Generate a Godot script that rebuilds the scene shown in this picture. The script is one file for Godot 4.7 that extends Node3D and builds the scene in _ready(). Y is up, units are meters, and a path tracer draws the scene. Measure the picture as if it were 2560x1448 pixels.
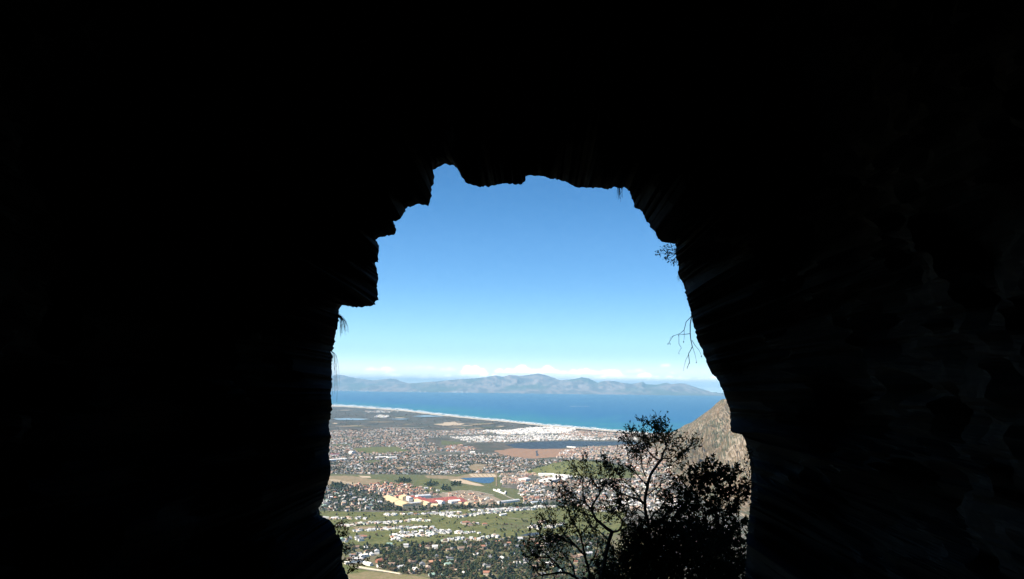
extends Node3D
# A valley town, a bay and far mountains seen out of a dark cave mouth. The camera stands at the origin, sea level is SEA, the plain is LAND.

const FOCAL := 2130.0            # focal length for a picture 2560 wide
const SEA := -450.0
const LAND := -448.0
var eye: Camera3D
var rng := RandomNumberGenerator.new()
var taken := {}
var noise := FastNoiseLite.new()
var fine := FastNoiseLite.new()
var mats := {}
var rocky := FastNoiseLite.new()

# ---------------------------------------------------------------- helpers
func ray(px: float, py: float) -> Vector3:
	return eye.basis * Vector3((px - 1280.0) / FOCAL, (724.0 - py) / FOCAL, -1.0)

func at(px: float, py: float, d: float) -> Vector3:          # a surveyed point d metres away
	return ray(px, py) * d

func gp(px: float, py: float, y := LAND) -> Vector3:          # a surveyed point on the plain
	var r := ray(px, py)
	return r * (y / r.y)

func gps(flat: Array) -> PackedVector2Array:
	var out := PackedVector2Array()
	for i in range(0, flat.size(), 2):
		var p := gp(flat[i], flat[i + 1])
		out.append(Vector2(p.x, p.z))
	return out

func numbered(called: String) -> String:
	var n: int = taken.get(called, 0)
	taken[called] = n + 1
	return called if n == 0 else "%s_%03d" % [called, n]

func tag(o: Node, label := "", category := "", group := "", kind := "") -> Node:
	if label: o.set_meta("label", label)
	if category: o.set_meta("category", category)
	if group: o.set_meta("group", group)
	if kind: o.set_meta("kind", kind)
	return o

func put(mesh: Mesh, called: String, m: Material = null, parent: Node = null) -> MeshInstance3D:
	var o := MeshInstance3D.new()
	o.mesh = mesh
	if m: o.material_override = m
	if parent:
		o.name = called
		parent.add_child(o, true)
	else:
		o.name = numbered(called)
		add_child(o, true)
	return o

func base(called: String, where: Vector3, turn := 0.0) -> Node3D:
	var o := Node3D.new()
	o.name = numbered(called)
	add_child(o)
	o.position = where
	o.rotation.y = turn
	return o

func col(r: float, g: float, b: float) -> Color:              # a linear base colour as albedo_color wants it
	return Color(r, g, b).linear_to_srgb()

func plain(key: String, r: float, g: float, b: float, rough := 0.9) -> StandardMaterial3D:
	if mats.has(key): return mats[key]
	var m := StandardMaterial3D.new()
	m.albedo_color = col(r, g, b)
	m.roughness = rough
	m.metallic_specular = 0.3
	mats[key] = m
	return m

func tinted(key: String, rough := 0.9) -> StandardMaterial3D:  # colour from the vertices
	if mats.has(key): return mats[key]
	var m := StandardMaterial3D.new()
	m.vertex_color_use_as_albedo = true
	m.roughness = rough
	m.metallic_specular = 0.25
	mats[key] = m
	return m

# a patchy surface: three base colours mixed by seamless noise, laid in world metres
func patchy(key: String, a: Color, b: Color, c: Color, period: float, sd: int, freq := 0.02, rough := 0.95) -> StandardMaterial3D:
	if mats.has(key): return mats[key]
	var n := FastNoiseLite.new()
	n.seed = sd
	n.frequency = freq
	n.fractal_octaves = 5
	n.fractal_gain = 0.6
	var size := 256
	var big := n.get_seamless_image(size, size)
	n.seed = sd + 7
	n.frequency = freq * 3.0
	var small := n.get_seamless_image(size, size)
	var img := Image.create(size, size, false, Image.FORMAT_RGB8)
	for y in size:
		for x in size:
			var u: float = smoothstep(0.3, 0.7, big.get_pixel(x, y).r)
			var w: float = smoothstep(0.45, 0.75, small.get_pixel(x, y).r)
			img.set_pixel(x, y, a.lerp(b, u).lerp(c, w * 0.8).linear_to_srgb())
	var m := StandardMaterial3D.new()
	m.albedo_texture = ImageTexture.create_from_image(img)
	m.uv1_triplanar = true
	m.uv1_world_triplanar = true
	m.uv1_scale = Vector3.ONE / period
	m.roughness = rough
	m.metallic_specular = 0.2
	mats[key] = m
	return m

# an outline with a wandering edge
func rough_edge(poly: PackedVector2Array, amp: float, step: float) -> PackedVector2Array:
	var out := PackedVector2Array()
	for i in poly.size():
		var a := poly[i]
		var b := poly[(i + 1) % poly.size()]
		var n: int = clampi(int(a.distance_to(b) / step), 1, 60)
		var side := (b - a).normalized().orthogonal()
		for k in n:
			var p := a.lerp(b, float(k) / n)
			out.append(p + side * noise.get_noise_2d(p.x * 0.35, p.y * 0.35) * amp * (2.0 if k > 0 else 0.0))
	return out

func sheet_mesh(poly: PackedVector2Array, y: float) -> ArrayMesh:
	var st := SurfaceTool.new()
	st.begin(Mesh.PRIMITIVE_TRIANGLES)
	var idx := Geometry2D.triangulate_polygon(poly)
	for i in range(0, idx.size(), 3):
		var q := [poly[idx[i]], poly[idx[i + 1]], poly[idx[i + 2]]]
		if (q[1] - q[0]).cross(q[2] - q[0]) < 0: q.reverse()
		for p in q:
			st.set_normal(Vector3.UP)
			st.add_vertex(Vector3(p.x, y, p.y))
	return st.commit()

var layer := 0
var far_layer := 0
func patch(called: String, flat: Array, m: Material, amp := 12.0, kind := "structure") -> MeshInstance3D:
	var poly := rough_edge(gps(flat), amp, 60.0)
	var lift := 0.0
	if poly[0].length() > 8500.0:
		far_layer += 1
		lift = 0.15 * far_layer
	else:
		layer += 1
		lift = 0.2 + 0.025 * layer
	if Geometry2D.triangulate_polygon(poly).is_empty():
		poly = gps(flat)
	var o := put(sheet_mesh(poly, LAND + lift), called, m)
	tag(o, "", "", "", kind)
	return o

func ribbon(called: String, flat: Array, width: float, m: Material) -> MeshInstance3D:
	var pts := gps(flat)
	var y := LAND + (10.0 if pts[0].length() > 8500.0 else 2.2)
	var l := PackedVector2Array()
	var r := PackedVector2Array()
	for i in pts.size():
		var d := (pts[mini(i + 1, pts.size() - 1)] - pts[maxi(i - 1, 0)]).normalized().orthogonal() * width * 0.5
		l.append(pts[i] + d)
		r.append(pts[i] - d)
	r.reverse()
	l.append_array(r)
	var o := put(sheet_mesh(l, y), called, m)
	tag(o, "", "", "", "structure")
	return o

func quad(st: SurfaceTool, a: Vector3, b: Vector3, c: Vector3, d: Vector3) -> void:
	for p in [a, b, c, a, c, d]: st.add_vertex(p)

func box_into(st: SurfaceTool, lo: Vector3, hi: Vector3, top := true) -> void:
	var p := []
	for k in 8: p.append(Vector3(hi.x if k & 1 else lo.x, hi.y if k & 2 else lo.y, hi.z if k & 4 else lo.z))
	quad(st, p[0], p[1], p[3], p[2])
	quad(st, p[5], p[4], p[6], p[7])
	quad(st, p[4], p[0], p[2], p[6])
	quad(st, p[1], p[5], p[7], p[3])
	if top: quad(st, p[2], p[3], p[7], p[6])

# hipped or gabled roof over a w x d rectangle centred on c (y = eaves)
func roof_into(st: SurfaceTool, c: Vector3, w: float, d: float, h: float, hip: float) -> void:
	var a := c + Vector3(-w / 2, 0, -d / 2)
	var b := c + Vector3(w / 2, 0, -d / 2)
	var e := c + Vector3(w / 2, 0, d / 2)
	var f := c + Vector3(-w / 2, 0, d / 2)
	var r0 := c + Vector3(-w / 2 + hip, h, 0)
	var r1 := c + Vector3(w / 2 - hip, h, 0)
	quad(st, a, b, r1, r0)
	quad(st, e, f, r0, r1)
	for t in [[f, a, r0], [b, e, r1]]:
		for p in t: st.add_vertex(p)
	quad(st, f, e, b, a)

func done(st: SurfaceTool) -> ArrayMesh:
	st.generate_normals()
	return st.commit()

func start() -> SurfaceTool:
	var st := SurfaceTool.new()
	st.begin(Mesh.PRIMITIVE_TRIANGLES)
	st.set_smooth_group(-1)
	return st

# tapered tube along points
func tube_into(st: SurfaceTool, pts: Array, r0: float, r1: float, sides := 6) -> void:
	var rings := []
	for i in pts.size():
		var dir: Vector3 = (pts[mini(i + 1, pts.size() - 1)] - pts[maxi(i - 1, 0)]).normalized()
		var s := dir.cross(Vector3(0.31, 0.2, 0.93)).normalized()
		var u := dir.cross(s)
		var r := lerpf(r0, r1, float(i) / maxf(1, pts.size() - 1))
		var ring := []
		for k in sides:
			var a := TAU * k / sides
			ring.append(pts[i] + (s * cos(a) + u * sin(a)) * r)
		rings.append(ring)
	for i in rings.size() - 1:
		for k in sides:
			var k2 := (k + 1) % sides
			quad(st, rings[i][k], rings[i + 1][k], rings[i + 1][k2], rings[i][k2])

func leaf_into(st: SurfaceTool, p: Vector3, dir: Vector3, size: float) -> void:
	var s := dir.cross(Vector3(rng.randf_range(-1, 1), rng.randf_range(-1, 1), rng.randf_range(-1, 1))).normalized()
	var lift := dir.cross(s) * size * 0.12
	var a := p
	var tip := p + dir * size
	var l := p + dir * size * 0.45 + s * size * 0.24 + lift
	var r := p + dir * size * 0.45 - s * size * 0.24 + lift
	for q in [a, l, tip, a, tip, r]: st.add_vertex(q)

func rand_dir() -> Vector3:
	var v := Vector3(rng.randfn(), rng.randfn(), rng.randfn())
	return v.normalized() if v.length() > 0.01 else Vector3.UP

# ---------------------------------------------------------------- sky
const SKY_STOPS := [[-90.0, 5.2, 5.1, 4.9], [0.0, 5.2, 5.1, 4.9], [0.9, 2.3, 2.4, 2.35], [2.0, 0.8, 1.22, 1.36], [3.2, 0.53, 0.96, 1.22], [4.5, 0.36, 0.76, 1.12], [7.0, 0.19, 0.51, 0.96], [10.0, 0.115, 0.365, 0.785], [12.5, 0.075, 0.28, 0.65], [15.0, 0.058, 0.23, 0.56], [22.0, 0.045, 0.185, 0.49], [30.0, 0.04, 0.16, 0.45], [60.0, 0.026, 0.11, 0.35], [90.0, 0.022, 0.09, 0.3]]
func sky_color(e: float) -> Color:
	if e <= 0.0: return Color(5.2, 5.1, 4.9)
	for i in range(1, SKY_STOPS.size() - 1):
		if e <= SKY_STOPS[i + 1][0]:
			var c := [0.0, 0.0, 0.0]
			for k in 3:
				# smooth through the stops, in the logarithm
				var v := []
				for j in [i - 1, i, i + 1, mini(i + 2, SKY_STOPS.size() - 1)]: v.append(log(SKY_STOPS[j][k + 1]))
				var x0: float = SKY_STOPS[i - 1][0] if i > 1 else -0.9
				var x1: float = SKY_STOPS[i][0]
				var x2: float = SKY_STOPS[i + 1][0]
				var x3: float = SKY_STOPS[mini(i + 2, SKY_STOPS.size() - 1)][0]
				c[k] = exp(cubic_interpolate_in_time(v[1], v[2], v[0], v[3], (e - x1) / (x2 - x1), x2 - x1, x0 - x1, maxf(x3 - x1, x2 - x1 + 0.1)))
			return Color(c[0], c[1], c[2])
	return Color(0.022, 0.09, 0.3)

func build_sky() -> Image:
	var w := 4096
	var h := 2048
	var img := Image.create(w, h, false, Image.FORMAT_RGBF)
	for y in h:
		img.fill_rect(Rect2i(0, y, w, 1), sky_color(90.0 - (y + 0.5) * 180.0 / h))
	var ppd := w / 360.0
	var clouds := []
	# the cumulus over the far range: azimuth and elevation of the base, width, height (degrees), whiteness
	for c in [[1185, 936, 64, 20, 1.0], [1178, 922, 34, 10, 1.0], [1262, 930, 44, 10, 0.9], [1320, 930, 80, 17, 1.0], [1366, 930, 60, 14, 1.0], [1425, 934, 50, 10, 0.8], [1490, 934, 110, 15, 1.0], [1545, 946, 90, 22, 1.0], [1500, 948, 34, 9, 1.0], [1610, 946, 80, 12, 1.0], [1660, 948, 60, 9, 0.9], [1725, 951, 90, 9, 0.9], [1790, 951, 70, 8, 0.9], [1110, 944, 44, 8, 0.9], [1205, 945, 60, 9, 1.0], [1245, 943, 50, 7, 0.9], [950, 926, 70, 9, 0.55], [945, 936, 90, 7, 0.6], [1028, 922, 26, 3, 0.2], [1050, 920, 18, 3, 0.15], [1075, 921, 20, 3, 0.2], [1120, 926, 36, 6, 0.35], [1000, 945, 110, 8, 0.7], [880, 948, 80, 6, 0.7], [1060, 950, 90, 8, 0.75], [1665, 915, 20, 4, 0.1], [1590, 929, 44, 4, 0.3], [1640, 933, 14, 3, 0.2], [1680, 936, 14, 3, 0.3], [1140, 956, 120, 7, 0.8], [1420, 952, 150, 7, 0.8], [1630, 960, 170, 6, 0.7], [1770, 966, 100, 6, 0.7]]:
		var r := ray(c[0], c[1]).normalized()
		clouds.append([rad_to_deg(atan2(r.x, -r.z)), rad_to_deg(asin(r.y)), c[2] / 37.2, c[3] / 37.2, c[4]])
	for k in 230:                                              # the same band of small cumulus goes on all round
		var az := rng.randf_range(15.0, 340.0)
		clouds.append([az, rng.randf_range(0.1, 1.0), rng.randf_range(0.7, 2.8), rng.randf_range(0.12, 0.5), rng.randf_range(0.3, 1.0)])
	for c in clouds:
		var puffs: int = int(12 + c[2] * 26)
		var list := []
		for k in puffs:
			var u := rng.randf_range(-0.5, 0.5)
			var dome: float = (1.0 - pow(absf(u) * 2.0, 1.6)) * (0.55 + 0.45 * sin(u * 9.0 + c[0] * 3.0))
			var v: float = rng.randf() * maxf(dome, 0.08)
			list.append([u * c[2], v * c[3], rng.randf_range(0.1, 0.24) * c[3] + 0.04, v])
		list.sort_custom(func(p, q): return p[1] > q[1])
		for q in list:
			var cx: float = fposmod(c[0] + q[0], 360.0) * ppd
			var cy: float = (90.0 - c[1] - q[1]) * ppd
			var rr: float = maxf(q[2] * ppd, 1.1)
			var lit: float = clampf(0.25 + 0.9 * q[3] + 0.25, 0.0, 1.0)
			var tint := Color(1.7, 1.8, 2.1).lerp(Color(5.4, 5.1, 4.8), lit * c[4])
			for yy in range(int(cy - rr) - 1, int(cy + rr) + 2):
				if yy >= h / 2 - 1: continue
				for xx in range(int(cx - rr * 1.5) - 1, int(cx + rr * 1.5) + 2):
					var dd := Vector2((xx + 0.5 - cx) / 1.5, yy + 0.5 - cy).length() / rr
					if dd >= 1.0: continue
					var a: float = (1.0 - dd * dd) * (0.4 + 0.35 * c[4])
					var X := posmod(xx, w)
					img.set_pixel(X, yy, img.get_pixel(X, yy).lerp(tint, a))
	return img

# ---------------------------------------------------------------- main
func _ready() -> void:
	rng.seed = 20240
	noise.seed = 11
	noise.frequency = 0.01
	noise.fractal_octaves = 4
	fine.seed = 23
	fine.frequency = 0.35
	fine.fractal_octaves = 5
	rocky.seed = 61
	rocky.frequency = 0.35
	rocky.fractal_octaves = 2
	# camera: pitched up a little, rolled by under a degree
	eye = Camera3D.new()
	eye.name = "camera"
	eye.fov = rad_to_deg(2.0 * atan(724.0 / FOCAL))
	eye.rotation = Vector3(atan(242.0 / FOCAL), 0.0, 0.0125)
	eye.near = 0.05
	eye.far = 200000.0
	add_child(eye)
	eye.current = true
	# sky, haze and exposure
	var env := Environment.new()
	env.background_mode = Environment.BG_SKY
	var sm := PanoramaSkyMaterial.new()
	sm.panorama = ImageTexture.create_from_image(build_sky())
	env.sky = Sky.new()
	env.sky.sky_material = sm
	env.background_energy_multiplier = 0.52
	env.tonemap_mode = Environment.TONE_MAPPER_LINEAR
	env.tonemap_exposure = 2.0
	env.fog_enabled = true
	env.fog_density = 0.000024
	env.fog_light_color = Color(0.64, 0.86, 1.0)
	env.sdfgi_enabled = true
	env.ssao_enabled = true
	env.ssil_enabled = true
	var we := WorldEnvironment.new()
	we.name = "world_environment"
	we.environment = env
	add_child(we)
	# winter sun, high on the left and a little behind the cliff
	var sun := DirectionalLight3D.new()
	sun.name = "sun"
	sun.light_energy = 1.6
	sun.light_color = Color(1.0, 0.95, 0.87)
	sun.light_angular_distance = 0.5
	sun.shadow_enabled = true
	add_child(sun)
	var azi := deg_to_rad(-120.0)
	var ele := deg_to_rad(40.0)
	sun.look_at_from_position(Vector3.ZERO, -Vector3(sin(azi) * cos(ele), sin(ele), -cos(azi) * cos(ele)))
	setting()
	cave()
	town()
	near_plants()
	print("nodes ", get_child_count(), " layers ", layer)

# ---------------------------------------------------------------- the wide setting
const COAST := [420, 995, 600, 1003, 720, 1008, 830, 1015, 890, 1018, 950, 1022.5, 1010, 1027, 1080, 1035.5, 1150, 1043, 1220, 1050, 1280, 1055.5, 1350, 1063, 1430, 1070, 1500, 1075.5, 1570, 1081, 1640, 1087, 1720, 1092, 1900, 1102]

func setting() -> void:
	var coast := gps(COAST)
	# the plain: one sheet from the foot of the slope to the beach
	var land := rough_edge(coast, 18.0, 150.0)
	land.resize(land.size() - 1)
	while land.size() > 0 and land[land.size() - 1].distance_to(coast[coast.size() - 1]) > 4000.0 and land[land.size() - 1].x < -2000.0 and land.size() > 400:
		land.remove_at(land.size() - 1)
	land = PackedVector2Array()
	for i in coast.size() - 1:
		for k in 12:
			var p := coast[i].lerp(coast[i + 1], k / 12.0)
			land.append(p + Vector2(0, noise.get_noise_2d(p.x * 0.2, p.y * 0.2) * 60.0))
	land.append(coast[coast.size() - 1])
	land.append_array(PackedVector2Array([Vector2(9000, -4500), Vector2(9000, -520), Vector2(-16000, -520), Vector2(-16000, -20000)]))
	tag(put(sheet_mesh(land, LAND), "ground", patchy("ground", Color(0.11, 0.105, 0.09), Color(0.075, 0.085, 0.06), Color(0.2, 0.175, 0.15), 1400.0, 5, 0.03)), "", "", "", "structure")
	sea(coast)
	# the far shore and its two ranges of mountains
	range_of("mountain_range", [420, 940, 560, 948, 660, 944, 740, 949, 800, 945, 832, 940, 845, 937, 858, 938, 872, 942, 900, 947, 930, 951, 955, 949, 975, 946.5, 988, 947, 1000, 953, 1020, 958, 1060, 961, 1120, 963, 1200, 966], 68000.0, 60000.0, 3, 170.0)
	range_of("mountain_range", [900, 968, 960, 963, 1000, 960, 1040, 957.5, 1090, 954, 1120, 951, 1150, 948, 1190, 946, 1215, 943, 1240, 938.5, 1256, 942, 1275, 937.5, 1300, 940, 1320, 938, 1345, 933.5, 1365, 938, 1385, 945, 1400, 951, 1420, 950, 1440, 947, 1455, 943.5, 1472, 946, 1485, 953, 1495, 957, 1505, 953, 1520, 952, 1540, 954, 1560, 958, 1580, 960, 1598, 957, 1606, 954, 1616, 961, 1640, 962, 1655, 959, 1666, 957, 1680, 961, 1690, 958.5, 1710, 959, 1730, 965, 1760, 975, 1790, 984, 1802, 982, 1815, 986, 1850, 989], 61000.0, 55000.0, 9, 260.0)
	headland()
	slope()
	# fields, lakes and open ground of the plain, as surveyed
	var scrub := patchy("scrub", Color(0.075, 0.075, 0.058), Color(0.125, 0.105, 0.085), Color(0.06, 0.068, 0.05), 3600.0, 31, 0.035)
	var grass := patchy("grass", Color(0.115, 0.13, 0.045), Color(0.155, 0.155, 0.058), Color(0.08, 0.092, 0.036), 420.0, 41, 0.025)
	var meadow := patchy("meadow", Color(0.1, 0.12, 0.05), Color(0.145, 0.14, 0.07), Color(0.075, 0.09, 0.04), 300.0, 43, 0.03)
	var dry := patchy("dry", Color(0.24, 0.19, 0.115), Color(0.3, 0.23, 0.15), Color(0.17, 0.15, 0.085), 400.0, 47, 0.03)
	var sand := patchy("sand", Color(0.5, 0.4, 0.28), Color(0.42, 0.33, 0.23), Color(0.56, 0.47, 0.36), 300.0, 53, 0.03)
	var reed := patchy("reed", Color(0.34, 0.2, 0.12), Color(0.29, 0.18, 0.12), Color(0.2, 0.15, 0.11), 500.0, 59, 0.03)
	var water := StandardMaterial3D.new()
	water.albedo_color = col(0.045, 0.06, 0.078)
	water.roughness = 0.5
	water.metallic_specular = 0.12
	var deep := StandardMaterial3D.new()
	deep.albedo_color = col(0.035, 0.085, 0.16)
	deep.roughness = 0.3
	deep.metallic_specular = 0.25
	var pond := StandardMaterial3D.new()
	pond.albedo_color = col(0.27, 0.38, 0.44)
	pond.roughness = 0.3
	pond.metallic_specular = 0.3
	patch("scrubland", [700, 1010, 830, 1018, 950, 1026, 1080, 1040, 1220, 1054, 1350, 1067, 1350, 1070, 1210, 1075, 1150, 1078, 1000, 1072, 820, 1076, 700, 1070], scrub, 60.0)
	for k in 34:
		var x := 826.0 + rng.randf() * 440.0
		var y := 1074.0 - rng.randf() * (52.0 - (x - 826.0) * 0.09)
		var w := rng.randf_range(8.0, 38.0)
		var h := rng.randf_range(0.3, 1.0) * (0.5 + (y - 1018.0) / 50.0)
		if y < 1022.0 + (x - 826.0) * 0.082: continue
		patch("clearing" if k % 3 else "thicket", [x - w, y, x - w * 0.3, y - h, x + w * 0.5, y - h * 0.8, x + w, y, x + w * 0.2, y + h], [dry, meadow, scrub][k % 3] if k % 5 else sand, 40.0)
	patch("dune_field", [1085, 1062, 1120, 1057, 1160, 1060, 1150, 1065, 1110, 1066], sand, 30.0)
	patch("dune_field", [1170, 1063, 1225, 1059, 1240, 1060, 1190, 1065], dry, 30.0)
	patch("pond", [828, 1048, 870, 1046.5, 925, 1049, 900, 1051.5, 850, 1051], pond, 20.0)
	patch("pond", [970, 1049, 1005, 1048, 1025, 1049, 1000, 1050.5], pond, 15.0)
	patch("pond", [1030, 1042, 1060, 1039.5, 1100, 1040.5, 1112, 1042.5, 1060, 1043.5], pond, 20.0)
	patch("pond", [828, 1027, 870, 1026.2, 890, 1026.5, 860, 1027.4], sand, 15.0)
	patch("marsh", [1150, 1112, 1200, 1107, 1290, 1106, 1300, 1122, 1270, 1130, 1180, 1134, 1160, 1126], scrub, 30.0)
	patch("reed_bed", [1235, 1128, 1290, 1121, 1360, 1123, 1440, 1122, 1450, 1130, 1400, 1143, 1330, 1147, 1270, 1142], reed, 25.0)
	patch("lake", [1262, 1112, 1300, 1107, 1360, 1104, 1420, 1103, 1424, 1098, 1430, 1103, 1500, 1104, 1580, 1104, 1600, 1109, 1540, 1113, 1420, 1118, 1400, 1122, 1330, 1123, 1290, 1121], water, 18.0)
	open_ground.append(gps([964, 1246, 1000, 1243, 1040, 1241, 1080, 1241, 1120, 1245, 1168, 1246, 1170, 1263, 1100, 1266, 1024, 1273, 1010, 1271]))
	for g in OPEN:
		open_ground.append(gps(g))
	for k in range(2, OPEN.size()):
		patch("open_land", OPEN[k], [meadow, dry, scrub][k % 3], 10.0)
	patch("pond", [1338, 1128, 1345, 1127, 1347, 1139, 1341, 1141], water, 6.0)
	patch("park", [878, 1122, 930, 1118, 990, 1117, 1010, 1124, 1030, 1129, 970, 1133, 920, 1135, 890, 1130], grass, 15.0)
	patch("park", [900, 1156, 935, 1150, 960, 1152, 930, 1160], meadow, 10.0)
	patch("field", [820, 1185, 880, 1187, 960, 1186, 1060, 1188, 1100, 1190, 1180, 1184, 1250, 1184, 1250, 1218, 1300, 1226, 1330, 1246, 1330, 1268, 1240, 1266, 1160, 1240, 1000, 1222, 930, 1212, 820, 1216], meadow, 15.0)
	patch("vineyard", [820, 1190, 880, 1190, 925, 1198, 958, 1201, 930, 1211, 870, 1211, 820, 1216], dry, 8.0)
	for k in 5:
		patch("vineyard_strip", [822 + k * 4, 1198 + k * 3.6, 850 + k * 14, 1201 + k * 2.6, 852 + k * 14, 1202.2 + k * 2.6, 822 + k * 4, 1199.4 + k * 3.7], sand, 3.0)
	patch("field", [895, 1190, 925, 1191, 928, 1195, 905, 1195], sand, 6.0)
	patch("field", [1038, 1204, 1060, 1198, 1090, 1200, 1110, 1206, 1080, 1213, 1050, 1212], grass, 8.0)
	patch("field", [1060, 1190, 1100, 1189, 1150, 1193, 1150, 1200, 1110, 1198, 1070, 1196], dry, 8.0)
	patch("sand_bank", [1120, 1200, 1150, 1198, 1200, 1211, 1212, 1216, 1190, 1215, 1150, 1208], sand, 5.0)
	patch("sand_bank", [1140, 1193, 1180, 1184, 1243, 1184, 1243, 1194, 1180, 1197, 1150, 1198], dry, 5.0)
	for k in 6:
		patch("terrace_strip", [1172 + k * 11, 1186, 1181 + k * 11, 1186, 1190 + k * 10.4, 1193.4, 1181 + k * 10.4, 1193.4], sand, 1.5)
	patch("reservoir", [1150, 1196.5, 1180, 1195, 1235, 1194, 1236, 1203, 1225, 1209, 1208, 1209, 1180, 1204, 1165, 1200], deep, 6.0)
	ribbon("road", [1241, 1184, 1241, 1217], 5.0, dry)
	patch("bare_ground", [1095, 1236, 1150, 1226, 1200, 1230, 1230, 1240, 1270, 1256, 1262, 1266, 1180, 1268, 1120, 1256], patchy("bare", Color(0.33, 0.26, 0.2), Color(0.25, 0.21, 0.16), Color(0.17, 0.16, 0.1), 260.0, 71, 0.03), 8.0)
	patch("golf_course", [790, 1278, 900, 1281, 1010, 1279, 1120, 1276, 1250, 1270, 1420, 1266, 1560, 1262, 1560, 1335, 1420, 1345, 1330, 1346, 1290, 1342, 1230, 1352, 1150, 1356, 1070, 1358, 1000, 1366, 930, 1366, 860, 1362, 790, 1345], grass, 14.0)
	patch("rough_meadow", [1225, 1318, 1270, 1308, 1330, 1306, 1400, 1312, 1330, 1322, 1260, 1326], meadow, 10.0)
	patch("rough_meadow", [880, 1318, 960, 1317, 1060, 1311, 1010, 1317, 950, 1322, 890, 1324], dry, 10.0)
	patch("bare_ground", [1246, 1348, 1270, 1343, 1290, 1345, 1284, 1351, 1258, 1354], sand, 5.0)
	patch("pond", [1300, 1340, 1322, 1334, 1345, 1332, 1350, 1338, 1325, 1342], water, 4.0)
	patch("wooded_ground", [790, 1345, 860, 1362, 930, 1366, 1000, 1366, 1070, 1358, 1150, 1356, 1230, 1352, 1290, 1342, 1600, 1335, 1700, 1470, 780, 1470], patchy("leafy", Color(0.11, 0.12, 0.06), Color(0.15, 0.125, 0.085), Color(0.17, 0.175, 0.075), 260.0, 83, 0.03), 10.0)
	patch("field", [800, 1470, 866, 1434, 905, 1428, 960, 1434, 1010, 1438, 1058, 1444, 1090, 1456, 1090, 1470], patchy("stubble", Color(0.2, 0.175, 0.085), Color(0.25, 0.2, 0.115), Color(0.15, 0.15, 0.07), 240.0, 87, 0.03), 5.0)
	patch("field", [855, 1412, 890, 1420, 925, 1426, 900, 1434, 860, 1438], grass, 5.0)
	patch("field", [895, 1416, 915, 1414, 938, 1421, 930, 1424], grass, 3.0)
	patch("clearing", [1150, 1442, 1190, 1434, 1235, 1434, 1230, 1441, 1180, 1448], grass, 5.0)
	var road := plain("road", 0.42, 0.38, 0.32)
	for r in [[[890, 1421, 920, 1426, 960, 1431, 1004, 1438], 9.0], [[925, 1136, 975, 1134, 1010, 1131, 1032, 1129], 26.0], [[820, 1154, 850, 1151, 870, 1147], 20.0], [[1105, 1232, 1130, 1240, 1155, 1248], 8.0], [[1160, 1232, 1190, 1240, 1220, 1246, 1245, 1256], 8.0], [[1170, 1227, 1200, 1232, 1235, 1240], 8.0], [[1262, 1240, 1275, 1246, 1292, 1252], 6.0], [[1270, 1297, 1300, 1300, 1320, 1299], 4.0], [[870, 1310, 920, 1304, 955, 1302], 4.0], [[1162, 1349, 1180, 1351, 1197, 1354], 6.0], [[1190, 1165, 1250, 1172, 1330, 1186], 14.0], [[830, 1083, 900, 1082, 940, 1079], 30.0], [[955, 1072, 1000, 1071.5, 1060, 1072], 40.0]]:
		ribbon("road", r[0], r[1], road)

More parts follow.
